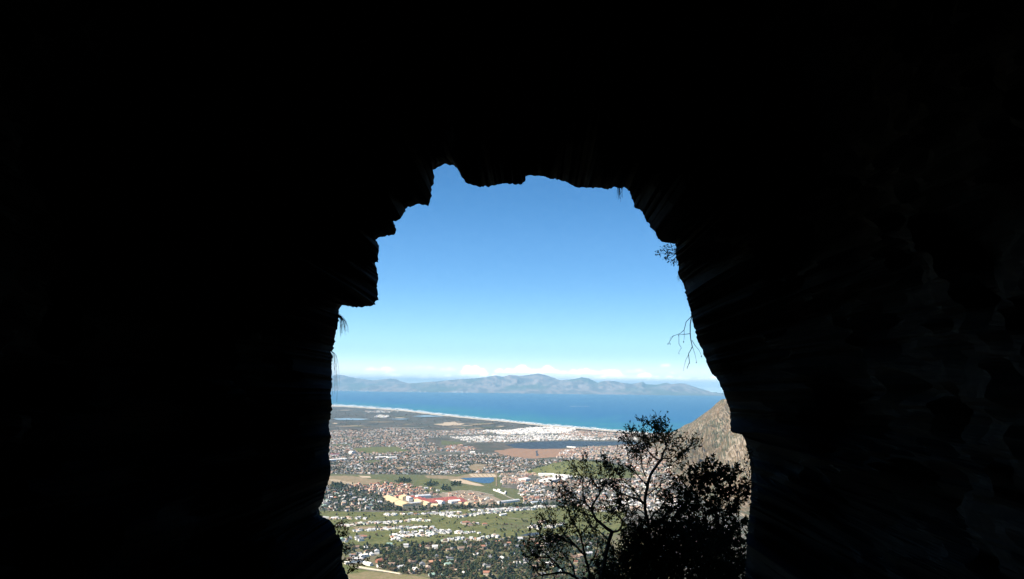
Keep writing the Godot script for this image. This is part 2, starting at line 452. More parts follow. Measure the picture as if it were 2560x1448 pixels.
func sea(coast: PackedVector2Array) -> void:
	# one sheet, finer towards the beach, with turbid green water carried along the surf in streaks
	var st := SurfaceTool.new()
	st.begin(Mesh.PRIMITIVE_TRIANGLES)
	var rows := [0.0, 150.0, 350.0, 600.0, 900.0, 1300.0, 1800.0, 2400.0, 3100.0, 4000.0, 5200.0, 7000.0, 9500.0, 13000.0, 18000.0, 25000.0, 35000.0, 52000.0, 90000.0]
	var line := []
	line.append(Vector2(-70000, -40000))
	for i in coast.size() - 1:
		for k in 6: line.append(coast[i].lerp(coast[i + 1], k / 6.0))
	line.append(coast[coast.size() - 1])
	line.append(Vector2(30000, -3000))
	var grid := []
	for p in line:
		var row := []
		for d in rows:
			# columns fan out from the beach towards the open bay
			var q: Vector2 = p + Vector2(0.28, -1.0) * d + (Vector2(-300, 500) if d == 0.0 else Vector2.ZERO)
			row.append(q)
		grid.append(row)
	for i in grid.size() - 1:
		for j in rows.size() - 1:
			for c in [[0, 0], [1, 1], [1, 0], [0, 0], [0, 1], [1, 1]]:
				var q: Vector2 = grid[i + c[0]][j + c[1]]
				var d: float = rows[j + c[1]]
				var streak := noise.get_noise_2d(q.x * 0.03, q.y * 0.12) * 0.5
				var turbid: float = clampf(0.95 - d / 4200.0 + streak, 0.0, 1.0)
				var k := Color(0.02, 0.13, 0.29).lerp(Color(0.035, 0.2, 0.26), turbid)
				st.set_color(k)
				st.set_normal(Vector3.UP)
				st.add_vertex(Vector3(q.x, SEA, q.y))
	var m := StandardMaterial3D.new()
	m.vertex_color_use_as_albedo = true
	m.roughness = 0.6
	m.metallic_specular = 0.15
	tag(put(st.commit(), "sea", m), "", "", "", "structure")
	# the beach and its breakers
	var b := SurfaceTool.new()
	b.begin(Mesh.PRIMITIVE_TRIANGLES)
	var s := SurfaceTool.new()
	s.begin(Mesh.PRIMITIVE_TRIANGLES)
	for i in range(0, COAST.size() - 2, 2):
		var n := int((COAST[i + 2] - COAST[i]) / 1.5)
		for k in n:
			var e := []
			for t in [float(k) / n, float(k + 1) / n]:
				e.append(Vector2(lerpf(COAST[i], COAST[i + 2], t), lerpf(COAST[i + 1], COAST[i + 3], t)))
			var bw := []
			for q in e: bw.append(1.5 + 0.9 * noise.get_noise_2d(q.x * 6.0, 7.0))
			strip(b, e, [-1.2, -1.2], bw, LAND + 8.0)
			for band in 4:
				if noise.get_noise_2d(e[0].x * 4.0 + band * 900.0, band * 70.0) + 0.22 * (2.0 - band) < -0.05 + 0.1 * rng.randfn(): continue
				var o0: float = -1.6 - band * 1.25 + 0.7 * noise.get_noise_2d(e[0].x * 5.0, band * 50.0)
				var o1: float = -1.6 - band * 1.25 + 0.7 * noise.get_noise_2d(e[1].x * 5.0, band * 50.0)
				var th: float = (0.85 - band * 0.15) * (0.6 + 0.8 * rng.randf())
				strip(s, e, [o0 - th, o1 - th], [o0, o1], SEA + 1.2)
	tag(put(b.commit(), "beach", plain("beach", 0.52, 0.46, 0.37)), "", "", "", "structure")
	tag(put(s.commit(), "surf", plain("foam", 0.82, 0.84, 0.84)), "white lines of breaking surf along the long beach", "surf", "", "stuff")
	var f := start()
	for k in 26:
		var c := gp(1428 + rng.randf() * 42.0, 1015.6 + rng.randf() * 1.4, SEA)
		var w := rng.randf_range(20.0, 90.0)
		quad(f, c + Vector3(-w, 1.5, 12), c + Vector3(w, 1.5, 8), c + Vector3(w * 0.8, 1.5, -14), c + Vector3(-w * 0.7, 1.5, -10))
	tag(put(done(f), "reef_foam", plain("foam", 0.82, 0.84, 0.84)), "thin streak of white water breaking on a reef in the bay", "surf", "", "stuff")

func strip(st: SurfaceTool, e: Array, near: Array, far: Array, y: float) -> void:
	var p := [gp(e[0].x, e[0].y + near[0], y), gp(e[1].x, e[1].y + near[1], y), gp(e[1].x, e[1].y + far[1], y), gp(e[0].x, e[0].y + far[0], y)]
	for i in ([0, 1, 2, 0, 2, 3] if (Vector2(p[1].x, p[1].z) - Vector2(p[0].x, p[0].z)).cross(Vector2(p[2].x, p[2].z) - Vector2(p[0].x, p[0].z)) > 0.0 else [0, 2, 1, 0, 3, 2]):
		st.set_normal(Vector3.UP)
		st.add_vertex(p[i])

func range_of(called: String, sky_line: Array, far: float, near: float, sd: int, gully: float) -> void:
	var n := FastNoiseLite.new()
	n.seed = sd
	n.frequency = 0.00045
	n.fractal_type = FastNoiseLite.FRACTAL_RIDGED
	n.fractal_octaves = 5
	var st := SurfaceTool.new()
	st.begin(Mesh.PRIMITIVE_TRIANGLES)
	st.set_smooth_group(-1)
	var cols := 420
	var rows := 26
	var x0: float = sky_line[0]
	var x1: float = sky_line[sky_line.size() - 2]
	var grid := []
	var tint := []
	for i in cols + 1:
		var px := lerpf(x0, x1, float(i) / cols)
		var k := 0
		while k < sky_line.size() - 4 and sky_line[k + 2] < px: k += 2
		var t: float = clampf((px - sky_line[k]) / maxf(sky_line[k + 2] - sky_line[k], 0.01), 0, 1)
		var py := lerpf(sky_line[k + 1], sky_line[k + 3], t)
		var r := at(px, py, far)
		var foot := gp(px, 1000.0, SEA)
		foot = Vector3(r.x, SEA, r.z) * Vector3(near / far, 1, near / far)
		var row := []
		var hue := []
		for j in rows + 3:
			var v := float(j) / rows
			var p: Vector3
			if v <= 1.0:
				p = r.lerp(foot, v)
				var top := r.y - SEA
				var prof := pow(1.0 - v, 1.35) * 0.8 + 0.2 * (1.0 - smoothstep(0.0, 0.35, v)) 
				var rid := n.get_noise_2d(p.x + v * 700.0, p.z * 0.55)
				p.y = SEA - 3.0 + top * prof + rid * gully * sin(PI * clampf(v * 1.6 - 0.12, 0.0, 1.0)) * (1.0 - v) * 1.6
				p.y += n.get_noise_2d(p.x * 3.0, p.z * 3.0) * 26.0 * (1.0 - v) * minf(1.0, v * 4.0 + 0.15)
				p.y = maxf(p.y, SEA - 3.0 + 30.0 * (1.0 - v))
			else:
				p = r + (r - foot) * (v - 1.0) * 6.0
				p.y = lerpf(r.y, SEA, (j - rows) / 2.0)
			row.append(p)
			var c := Color(0.13, 0.105, 0.1).lerp(Color(0.36, 0.28, 0.25), smoothstep(0.0, 0.5, n.get_noise_2d(p.x * 1.7 + 900.0, p.y * 4.0)))
			hue.append(c.lerp(Color(0.1, 0.12, 0.08), smoothstep(-0.1, 0.4, noise.get_noise_2d(p.x * 0.02, p.z * 0.02))))
		# the back of the range follows its crest
		grid.append(row)
		tint.append(hue)
	for i in cols:
		for j in rows:
			for c in [[0, 0], [1, 0], [1, 1], [0, 0], [1, 1], [0, 1]]:
				st.set_color(tint[i + c[0]][j + c[1]])
				st.add_vertex(grid[i + c[0]][j + c[1]])
		# the far flank
		for c in [[0, 0], [0, 1], [1, 1], [0, 0], [1, 1], [1, 0]]:
			var crest: Vector3 = grid[i + c[0]][0]
			st.set_color(tint[i + c[0]][0])
			st.add_vertex(crest if c[1] == 0 else Vector3(crest.x * 1.1, SEA, crest.z * 1.1))
	tag(put(done(st), called, tinted("rock_tint")), "", "", "", "structure")

# the craggy hill that closes the valley on the right
var hill_n := FastNoiseLite.new()
func headland() -> void:
	hill_n.seed = 77
	hill_n.frequency = 0.004
	hill_n.fractal_octaves = 5
	var crag := FastNoiseLite.new()
	crag.seed = 5
	crag.frequency = 0.009
	crag.fractal_type = FastNoiseLite.FRACTAL_RIDGED
	crag.fractal_octaves = 5
	# crest and foot, surveyed: [px, py, metres]
	var crest := [[1560, 1086, 8300.0], [1610, 1087, 7700.0], [1650, 1086, 7100.0], [1672, 1084, 6700.0], [1690, 1077, 6400.0], [1712, 1063, 6100.0], [1730, 1056, 5900.0], [1752, 1040, 5700.0], [1775, 1024, 5550.0], [1792, 1008, 5450.0], [1804, 999, 5400.0], [1818, 997, 5350.0], [1850, 1004, 5300.0], [1900, 985, 5200.0], [1990, 960, 5000.0], [2150, 930, 4800.0], [2400, 900, 4600.0]]
	var foot := [[1560, 1089], [1575, 1093], [1590, 1098], [1605, 1106], [1620, 1116], [1635, 1126], [1645, 1138], [1655, 1150], [1665, 1164], [1675, 1180], [1690, 1198], [1710, 1215], [1745, 1240], [1800, 1270], [1900, 1310], [2080, 1370], [2350, 1440]]
	var cols := 300
	var rows := 220
	var grid := []
	var tint := []
	for i in cols + 1:
		var f := float(i) / cols * (crest.size() - 1)
		var k := mini(int(f), crest.size() - 2)
		var t := f - k
		var a: Vector3 = at(crest[k][0], crest[k][1], crest[k][2]).lerp(at(crest[k + 1][0], crest[k + 1][1], crest[k + 1][2]), t)
		var b: Vector3 = gp(foot[k][0], foot[k][1]).lerp(gp(foot[k + 1][0], foot[k + 1][1]), t)
		var row := []
		var hue := []
		for j in rows + 1:
			var v := float(j) / rows
			var p := a.lerp(b, v)
			var rise := maxf(a.y - b.y, 0.0)
			var prof := 1.0 - v
			prof = prof - 0.16 * sin(PI * v) - 0.05 * sin(TAU * 2.0 * v + 0.8) * sin(PI * v)
			p.y = b.y + rise * prof
			var env := sin(PI * clampf(v, 0, 1)) * minf(1.0, rise / 200.0)
			var edge := minf(1.0, v * 14.0)
			p.y += env * hill_n.get_noise_2d(p.x, p.z) * 55.0
			p.y += (env + 0.12 * (1.0 - v) * minf(1.0, rise / 100.0)) * crag.get_noise_2d(p.x * 1.2, p.z * 0.8) * 34.0 * (0.4 + 0.6 * edge)
			# ledges of sandstone
			var led := smoothstep(0.0, 0.35, hill_n.get_noise_2d(p.x * 0.9 + 500.0, p.z * 0.9)) * env
			var q := p.y / 16.0 + hill_n.get_noise_2d(p.x * 2.0, p.z * 2.0)
			p.y += led * (floorf(q) + smoothstep(0.55, 1.0, q - floorf(q)) - q) * 15.0
			if j == rows: p.y = LAND - 4.0
			row.append(p)
			# matter: pale bare sandstone where it crops out, else brown and green heath
			var rock := smoothstep(0.1, 0.32, fine.get_noise_3d(p.x * 0.12, p.y * 0.3, p.z * 0.12) + 0.3 * led - 0.1)
			var heath := Color(0.135, 0.11, 0.065).lerp(Color(0.075, 0.082, 0.05), smoothstep(-0.25, 0.3, hill_n.get_noise_2d(p.x * 0.8 - 300.0, p.z * 0.8)))
			heath = heath.lerp(Color(0.2, 0.15, 0.1), smoothstep(0.05, 0.4, fine.get_noise_2d(p.x * 0.1, p.z * 0.1)))
			heath = Color(heath.r * 0.9, heath.g * 0.85, heath.b * 0.85)
			hue.append(heath.lerp(Color(0.36, 0.3, 0.235), rock * 0.75))
		grid.append(row)
		tint.append(hue)
	var st := SurfaceTool.new()
	st.begin(Mesh.PRIMITIVE_TRIANGLES)
	st.set_smooth_group(-1)
	for i in cols:
		for j in rows:
			for c in [[0, 0], [1, 0], [1, 1], [0, 0], [1, 1], [0, 1]]:
				st.set_color(tint[i + c[0]][j + c[1]])
				st.add_vertex(grid[i + c[0]][j + c[1]])
		for c in [[0, 0], [0, 1], [1, 1], [0, 0], [1, 1], [1, 0]]:
			var top: Vector3 = grid[i + c[0]][0]
			st.set_color(tint[i + c[0]][0])
			st.add_vertex(top if c[1] == 0 else Vector3(top.x + 900.0, LAND - 4.0, top.z - 900.0))
	tag(put(done(st), "hill", tinted("hill_tint", 0.95)), "", "", "", "structure")

# the mountainside below the cave, down to the plain
func slope_y(x: float, z: float) -> float:
	var d := -18.0 - z
	return maxf(-5.4 - d * 0.72 + (0.0 if d < 8.0 else noise.get_noise_2d(x * 2.0, z * 2.0) * minf(d * 0.12, 30.0)), LAND - 2.0)

func slope() -> void:
	var st := SurfaceTool.new()
	st.begin(Mesh.PRIMITIVE_TRIANGLES)
	st.set_smooth_group(-1)
	var xs := []
	for k in 61:
		var u := (k - 30) / 30.0
		xs.append(u * 40.0 + signf(u) * pow(absf(u), 3.0) * 900.0)
	var zs := []
	for k in 60:
		var v := k / 59.0
		zs.append(-17.0 - v * 60.0 - pow(v, 2.5) * 620.0)
	for i in xs.size() - 1:
		for j in zs.size() - 1:
			for c in [[0, 0], [1, 0], [1, 1], [0, 0], [1, 1], [0, 1]]:
				var x: float = xs[i + c[0]]
				var z: float = zs[j + c[1]]
				st.add_vertex(Vector3(x, slope_y(x, z), z))
	tag(put(done(st), "hillside", patchy("heath", Color(0.09, 0.1, 0.05), Color(0.15, 0.12, 0.07), Color(0.24, 0.21, 0.17), 40.0, 97, 0.03)), "", "", "", "structure")

# ---------------------------------------------------------------- the cave
const MOUTH := [872, 1448, 862, 1425, 853, 1405, 855, 1390, 857, 1370, 856, 1355, 850, 1345, 840, 1335, 836, 1322, 832, 1310, 822, 1298, 808, 1294, 800, 1288, 797, 1275, 803, 1262, 810, 1245, 814, 1225, 820, 1205, 826, 1185, 827, 1165, 823, 1145, 822, 1130, 824, 1110, 828, 1090, 823, 1078, 822, 1060, 826, 1040, 830, 1020, 829, 1000, 827, 985, 830, 965, 829, 940, 830, 910, 832, 890, 827, 880, 833, 874, 836, 850, 840, 830, 845, 810, 849, 790, 847, 775, 855, 763, 870, 766, 900, 768, 925, 766, 939, 762, 945, 745, 942, 720, 945, 690, 942, 670, 938, 655, 946, 657, 945, 640, 947, 625, 945, 610, 939, 600, 945, 595, 960, 592, 980, 588, 989, 583, 991, 575, 985, 560, 980, 553, 990, 554, 1000, 548, 1008, 535, 1020, 517, 1035, 514, 1043, 510, 1058, 513, 1072, 515, 1074, 505, 1080, 490, 1078, 470, 1085, 455, 1086, 440, 1082, 425, 1092, 419, 1100, 416, 1110, 410, 1120, 412, 1130, 413, 1142, 420, 1150, 432, 1156, 445, 1170, 460, 1185, 464, 1200, 468, 1230, 464, 1260, 459, 1285, 461, 1300, 462, 1313, 453, 1315, 441, 1325, 438, 1340, 440, 1360, 441, 1375, 448, 1400, 450, 1420, 457, 1440, 468, 1470, 470, 1500, 470, 1520, 474, 1535, 467, 1550, 470, 1565, 471, 1575, 478, 1577, 488, 1583, 505, 1587, 520, 1600, 524, 1608, 535, 1615, 550, 1625, 567, 1640, 582, 1645, 597, 1655, 605, 1675, 607, 1689, 610, 1691, 620, 1688, 635, 1693, 650, 1697, 670, 1695, 685, 1703, 700, 1712, 722, 1716, 740, 1722, 760, 1728, 785, 1731, 800, 1738, 830, 1745, 855, 1757, 875, 1760, 890, 1772, 918, 1780, 935, 1795, 950, 1805, 970, 1814, 995, 1820, 1012, 1826, 1030, 1826, 1055, 1827, 1077, 1845, 1080, 1855, 1084, 1862, 1100, 1868, 1125, 1875, 1150, 1878, 1180, 1878, 1220, 1872, 1300, 1866, 1380, 1862, 1448, 1850, 1540, 1780, 1590, 1600, 1606, 1400, 1612, 1150, 1604, 960, 1590, 900, 1540]

func cave() -> void:
	# the rim: the traced outline broken up further, each point at its own distance
	var rim := []
	var count := MOUTH.size() / 2
	for i in count:
		var a := Vector2(MOUTH[i * 2], MOUTH[i * 2 + 1])
		var j := (i + 1) % count
		var b := Vector2(MOUTH[j * 2], MOUTH[j * 2 + 1])
		var n := maxi(2, int(a.distance_to(b) / 4.0))
		var side := (b - a).normalized().orthogonal()
		for k in n:
			var p := a.lerp(b, float(k) / n) + side * rng.randfn() * (1.1 if k > 0 else 0.4)
			var d := 17.2 + 0.9 * fine.get_noise_2d(p.x * 0.03, p.y * 0.03) + 0.5 * sin(p.x * 0.011) + (0.8 if p.x > 1690 else 0.0)
			rim.append([at(p.x, p.y, d), d])
	var middle := at(1340, 985, 17.2)
	var rings := []
	var outs := [[60.0, 70.0], [9.0, 30.0], [4.2, 12.0], [2.2, 5.0], [1.3, 2.0], [0.75, 0.85], [0.4, 0.34], [0.15, 0.09]]
	for o in outs:                                             # the cliff face outside, widest first
		var ring := []
		for q in rim:
			var away: Vector3 = q[0] - middle
			away.z = 0.0
			var p: Vector3 = q[0] + away.normalized() * o[1]
			p.z = q[0].z - minf(o[0], 1.4) * 0.8 + (6.0 if o[1] > 40.0 else 0.0)
			p += Vector3(0, 0, 1) * absf(fine.get_noise_3d(p.x * 0.6, p.y * 0.6, 3.0)) * minf(o[1], 2.5)
			ring.append(p)
		rings.append(ring)
	var ring0 := []
	for q in rim: ring0.append(q[0])
	rings.append(ring0)
	var soft := []                                            # the rim without its small teeth
	for k in rim.size():
		var sum := Vector3.ZERO
		for d in range(-14, 15): sum += rim[posmod(k + d, rim.size())][0]
		soft.append(sum / 29.0)
	var wide := []
	for k in rim.size():
		var sum := Vector3.ZERO
		for d in range(-60, 61, 4): sum += soft[posmod(k + d, rim.size())]
		wide.append(sum / 31.0)
	var depth := []
	for k in 90: depth.append(pow((k + 1) / 90.0, 1.35))
	for s in depth:                                            # the passage and the chamber round the camera
		var ring := []
		for n in rim.size():
			var q: Array = rim[n]
			var z: float = lerpf(lerpf(q[0].z, -17.2, smoothstep(0.0, 0.2, s)), 11.0, s)
			var away: Vector3 = q[0].lerp(soft[n], smoothstep(0.0, 0.012, s)).lerp(wide[n], smoothstep(0.01, 0.045, s)) - middle
			away.z = 0.0
			var jamb: float = smoothstep(-1.0, 3.5, away.x)
			var grow: float = 1.0 + lerpf(1.05, 0.62, jamb) * smoothstep(0.0, 0.1, s) + lerpf(0.25, 0.7, jamb) * smoothstep(0.08, 0.5, s) + 0.12 * sqrt(s)
			var close: float = sqrt(maxf(0.0, 1.0 - pow(smoothstep(0.6, 1.0, s), 2.0))) if s < 1.0 else 0.0
			var p := Vector3(middle.x * (1.0 - s), middle.y * (1.0 - s) + 1.2 * s, z) + away * grow * close
			# beds of sandstone and broken joints, always cut back into the wall
			var outw := away.normalized()
			var bed := p.y * 1.3 + 0.5 * rocky.get_noise_2d(p.x * 0.4, p.z * 0.4)
			var cut := (bed - floorf(bed)) * 0.1 + 1.3 * absf(rocky.get_noise_3d(p.x * 0.7, p.y * 1.1, p.z * 0.7)) + 0.8 * absf(rocky.get_noise_3d(p.x * 2.2 + 9.0, p.y * 2.6, p.z * 2.6))
			p += outw * cut * smoothstep(0.0, 0.04, s) * close
			p.z += rocky.get_noise_3d(p.x * 0.9, p.y + 40.0, p.z * 0.9) * 0.7 * smoothstep(0.0, 0.03, s)
			var floor_y: float = lerpf(-1.75, -5.1, clampf(-z / 17.0, 0.0, 1.0)) - 0.25 * absf(fine.get_noise_2d(p.x, p.z))
			p.y = maxf(p.y, floor_y)
			ring.append(p)
		rings.append(ring)
	var st := start()
	st.set_smooth_group(-1)
	var m := rim.size()
	for i in rings.size() - 1:
		for k in m:
			var k2 := (k + 1) % m
			quad(st, rings[i][k], rings[i + 1][k], rings[i + 1][k2], rings[i][k2])
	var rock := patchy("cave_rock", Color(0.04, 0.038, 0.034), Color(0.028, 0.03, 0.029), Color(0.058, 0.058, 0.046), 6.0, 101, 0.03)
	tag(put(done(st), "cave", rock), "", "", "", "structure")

# ---------------------------------------------------------------- the town
const PALETTE := [
	["slate roofed white house", [0.74, 0.73, 0.7], [0.2, 0.205, 0.22]],
	["grey roofed white house", [0.76, 0.75, 0.72], [0.5, 0.51, 0.52]],
	["brown roofed cream house", [0.62, 0.55, 0.42], [0.24, 0.17, 0.13]],
	["terracotta roofed house", [0.62, 0.52, 0.42], [0.36, 0.175, 0.12]],
	["sandy roofed pale house", [0.6, 0.5, 0.44], [0.5, 0.37, 0.29]],
	["green roofed house", [0.6, 0.6, 0.56], [0.24, 0.36, 0.31]],
	["white roofed white house", [0.8, 0.79, 0.77], [0.78, 0.77, 0.74]],
]
var open_ground := []
const OPEN := [[878, 1122, 930, 1118, 990, 1117, 1010, 1124, 1030, 1129, 970, 1133, 920, 1135, 890, 1130], [900, 1156, 935, 1150, 960, 1152, 930, 1160], [1062, 1097, 1100, 1094, 1128, 1098, 1120, 1106, 1100, 1112, 1074, 1108], [826, 1112, 880, 1110, 884, 1113, 830, 1116], [1170, 1168, 1190, 1160, 1215, 1162, 1205, 1178, 1182, 1180], [1290, 1166, 1330, 1162, 1356, 1165, 1330, 1171], [1100, 1100, 1160, 1108, 1150, 1112, 1104, 1113], [980, 1170, 1010, 1166, 1024, 1169, 1000, 1174], [1360, 1222, 1392, 1216, 1398, 1224, 1372, 1230], [850, 1096, 905, 1094, 908, 1096, 856, 1098.5], [1020, 1150, 1046, 1148, 1048, 1151, 1024, 1153]]
func is_open(p: Vector3) -> bool:
	for g in open_ground:
		if Geometry2D.is_point_in_polygon(Vector2(p.x, p.z), g): return true
	return false

var house_shapes := []       # [wall mesh, roof mesh]
var house_at := []           # [position, turn, scale, palette, shape, place]
var tree_at := []            # [position, scale, kind, place]
var tree_shapes := []

func house_forms() -> void:
	for k in 3:
		var w := start()
		var r := start()
		if k == 0:
			box_into(w, Vector3(-6.5, -0.5, -4), Vector3(6.5, 3.2, 4), false)
			roof_into(r, Vector3(0, 3.2, 0), 14.2, 9.2, 2.9, 3.2)
		elif k == 1:
			box_into(w, Vector3(-7, -0.5, -3.6), Vector3(7, 3.0, 3.6), false)
			box_into(w, Vector3(-7, -0.5, 3.6), Vector3(-0.6, 2.98, 9.5), false)
			roof_into(r, Vector3(0, 3.0, 0), 15.0, 8.4, 2.8, 0.0)
			var g := start()
			roof_into(g, Vector3.ZERO, 13.0, 7.2, 2.4, 0.0)
			r.append_from(g.commit(), 0, Transform3D(Basis(Vector3.UP, PI / 2), Vector3(-3.8, 3.0, 3.8)))
		else:
			box_into(w, Vector3(-5.5, -0.5, -4.5), Vector3(5.5, 6.0, 4.5), false)
			box_into(w, Vector3(5.5, -0.5, -3.5), Vector3(10.5, 3.0, 3.5), true)
			roof_into(r, Vector3(0, 6.0, 0), 12.2, 10.2, 2.7, 0.0)
		house_shapes.append([done(w), done(r)])

func merged_house(k: int, pal: Array) -> ArrayMesh:
	var st := start()
	for n in 2:
		var arr: Array = house_shapes[k][n].surface_get_arrays(0)
		var v: PackedVector3Array = arr[Mesh.ARRAY_VERTEX]
		var c: Array = pal[n + 1]
		st.set_color(Color(c[0], c[1], c[2]))
		if arr[Mesh.ARRAY_INDEX] != null:
			for i in arr[Mesh.ARRAY_INDEX]: st.add_vertex(v[i])
		else:
			for p in v: st.add_vertex(p)
	return done(st)

func tree_forms() -> void:
	# crowns of leaf clumps scattered through lobes; round, tall and spreading
	for k in 4:
		var st := start()
		var tall: float = [1.0, 1.7, 0.75, 1.1][k]
		for lobe in 9:
			var c := Vector3(rng.randfn() * 1.6, 0, rng.randfn() * 1.6)
			c = c.limit_length(3.0) * (0.6 if k == 1 else 1.0)
			c.y = 5.5 * tall + rng.randf_range(-2.2, 2.4) * tall * (1.0 - c.length() * 0.16)
			for leaf in 34:
				var d := rand_dir()
				var p := c + d * rng.randf_range(0.8, 2.0)
				var u := d.cross(rand_dir()).normalized() * rng.randf_range(0.5, 1.0)
				var v := (d.cross(u).normalized() + d * 0.4) * rng.randf_range(0.5, 1.0)
				for q in [p - u - v, p + u - v * 0.6, p + v]: st.add_vertex(q)
		var tr := start()
		tube_into(tr, [Vector3(0, -0.5, 0), Vector3(0.15, 2.0, 0), Vector3(0.1, 5.0 * tall, 0.1)], 0.38, 0.14, 5)
		tree_shapes.append([done(st), done(tr)])

func inside(flat: Array, density: float, out: Callable, jitter := 0.5, turn := 0.4) -> void:
	# spots on a jittered street grid inside a surveyed outline; density is the pitch in metres
	var poly := gps(flat)
	var c := Vector2.ZERO
	for p in poly: c += p / poly.size()
	var lo := Vector2.INF
	var hi := -Vector2.INF
	for p in poly:
		var q := (p - c).rotated(-turn)
		lo = lo.min(q)
		hi = hi.max(q)
	var y := lo.y
	while y < hi.y:
		var x := lo.x
		while x < hi.x:
			var q := Vector2(x + rng.randfn() * density * jitter * 0.5, y + rng.randfn() * density * jitter * 0.5).rotated(turn) + c
			if Geometry2D.is_point_in_polygon(q, poly): out.call(Vector3(q.x, LAND, q.y))
			x += density
		y += density * 1.15

func pick(weights: Array) -> int:
	var total := 0.0
	for w in weights: total += w
	var r := rng.randf() * total
	for i in weights.size():
		r -= weights[i]
		if r <= 0: return i
	return 0

func suburb(flat: Array, pitch: float, weights: Array, place: String, tree_share: float, turn: float, size := 1.0, kinds := [3, 2, 2, 2]) -> void:
	var t := turn
	inside(flat, pitch, func(p: Vector3):
		var open := noise.get_noise_2d(p.x * 0.45, p.z * 0.45)
		if open > 0.24 or is_open(p): return
		var kind := pick(weights)
		if (kind == 1 or kind == 6) and pitch > 21.0 and weights[6] < 7 and noise.get_noise_2d(p.x * 0.3 + 500.0, p.z * 0.3) > 0.02: kind = 0 if rng.randf() < 0.5 else 2
		house_at.append([p, t + (PI / 2 if rng.randf() < 0.35 else 0.0) + rng.randfn() * 0.12, size * rng.randf_range(0.75, 1.3), kind, rng.randi() % 3, place]), 0.5, t)
	if tree_share > 0.0:
		inside(flat, pitch / tree_share, func(p: Vector3):
			if not is_open(p): tree_at.append([p, rng.randf_range(0.5, 1.15), pick(kinds), place]), 1.2, t + 0.5)

func row_of(flat: Array, step: float, weights: Array, place: String, back := 0.0, size := 1.0) -> void:
	var pts := gps(flat)
	for i in pts.size() - 1:
		var n := maxi(1, int(pts[i].distance_to(pts[i + 1]) / step))
		var dir := (pts[i + 1] - pts[i]).normalized()
		for k in n:
			var p := pts[i].lerp(pts[i + 1], (k + 0.5) / n) + Vector2(rng.randfn(), rng.randfn()) * 5.0
			house_at.append([Vector3(p.x, LAND, p.y), -dir.angle() + rng.randfn() * 0.25, size * rng.randf_range(0.85, 1.25), pick(weights), rng.randi() % 3, place])
			for extra in (1 if rng.randf() < 0.35 else 2):
				var q := p + dir.orthogonal() * rng.randf_range(8.0, 20.0) * (1 if rng.randf() < 0.5 else -1) + dir * rng.randf_range(-9, 9)
				tree_at.append([Vector3(q.x, LAND, q.y), rng.randf_range(0.4, 0.8), rng.randi() % 4, place])
			if back > 0.0 and rng.randf() < 0.7:
				var q := p - dir.orthogonal() * back
				house_at.append([Vector3(q.x, LAND, q.y), -dir.angle() + rng.randfn() * 0.3, size * rng.randf_range(0.8, 1.15), pick(weights), rng.randi() % 3, place])

func building(called: String, label: String, category: String, group: String, p0: Array, p1: Array, wide: float, h: float, roof_h: float, wall: Material, roof: Material) -> Node3D:
	# a long block between two surveyed ends
	var a := gp(p0[0], p0[1])
	var b := gp(p1[0], p1[1])
	var o := base(called, (a + b) * 0.5, -Vector2(b.x - a.x, b.z - a.z).angle())
	o.position.y = LAND + 1.3
	var l := a.distance_to(b)
	var w := start()
	box_into(w, Vector3(-l / 2, -2, -wide / 2), Vector3(l / 2, h, wide / 2), false)
	put(done(w), "wall", wall, o)
	var r := start()
	roof_into(r, Vector3(0, h, 0), l + 1.4, wide + 1.4, roof_h, 0.0 if roof_h < 6.0 else wide * 0.3)
	put(done(r), "roof", roof, o)
	tag(o, label, category, group)
	return o

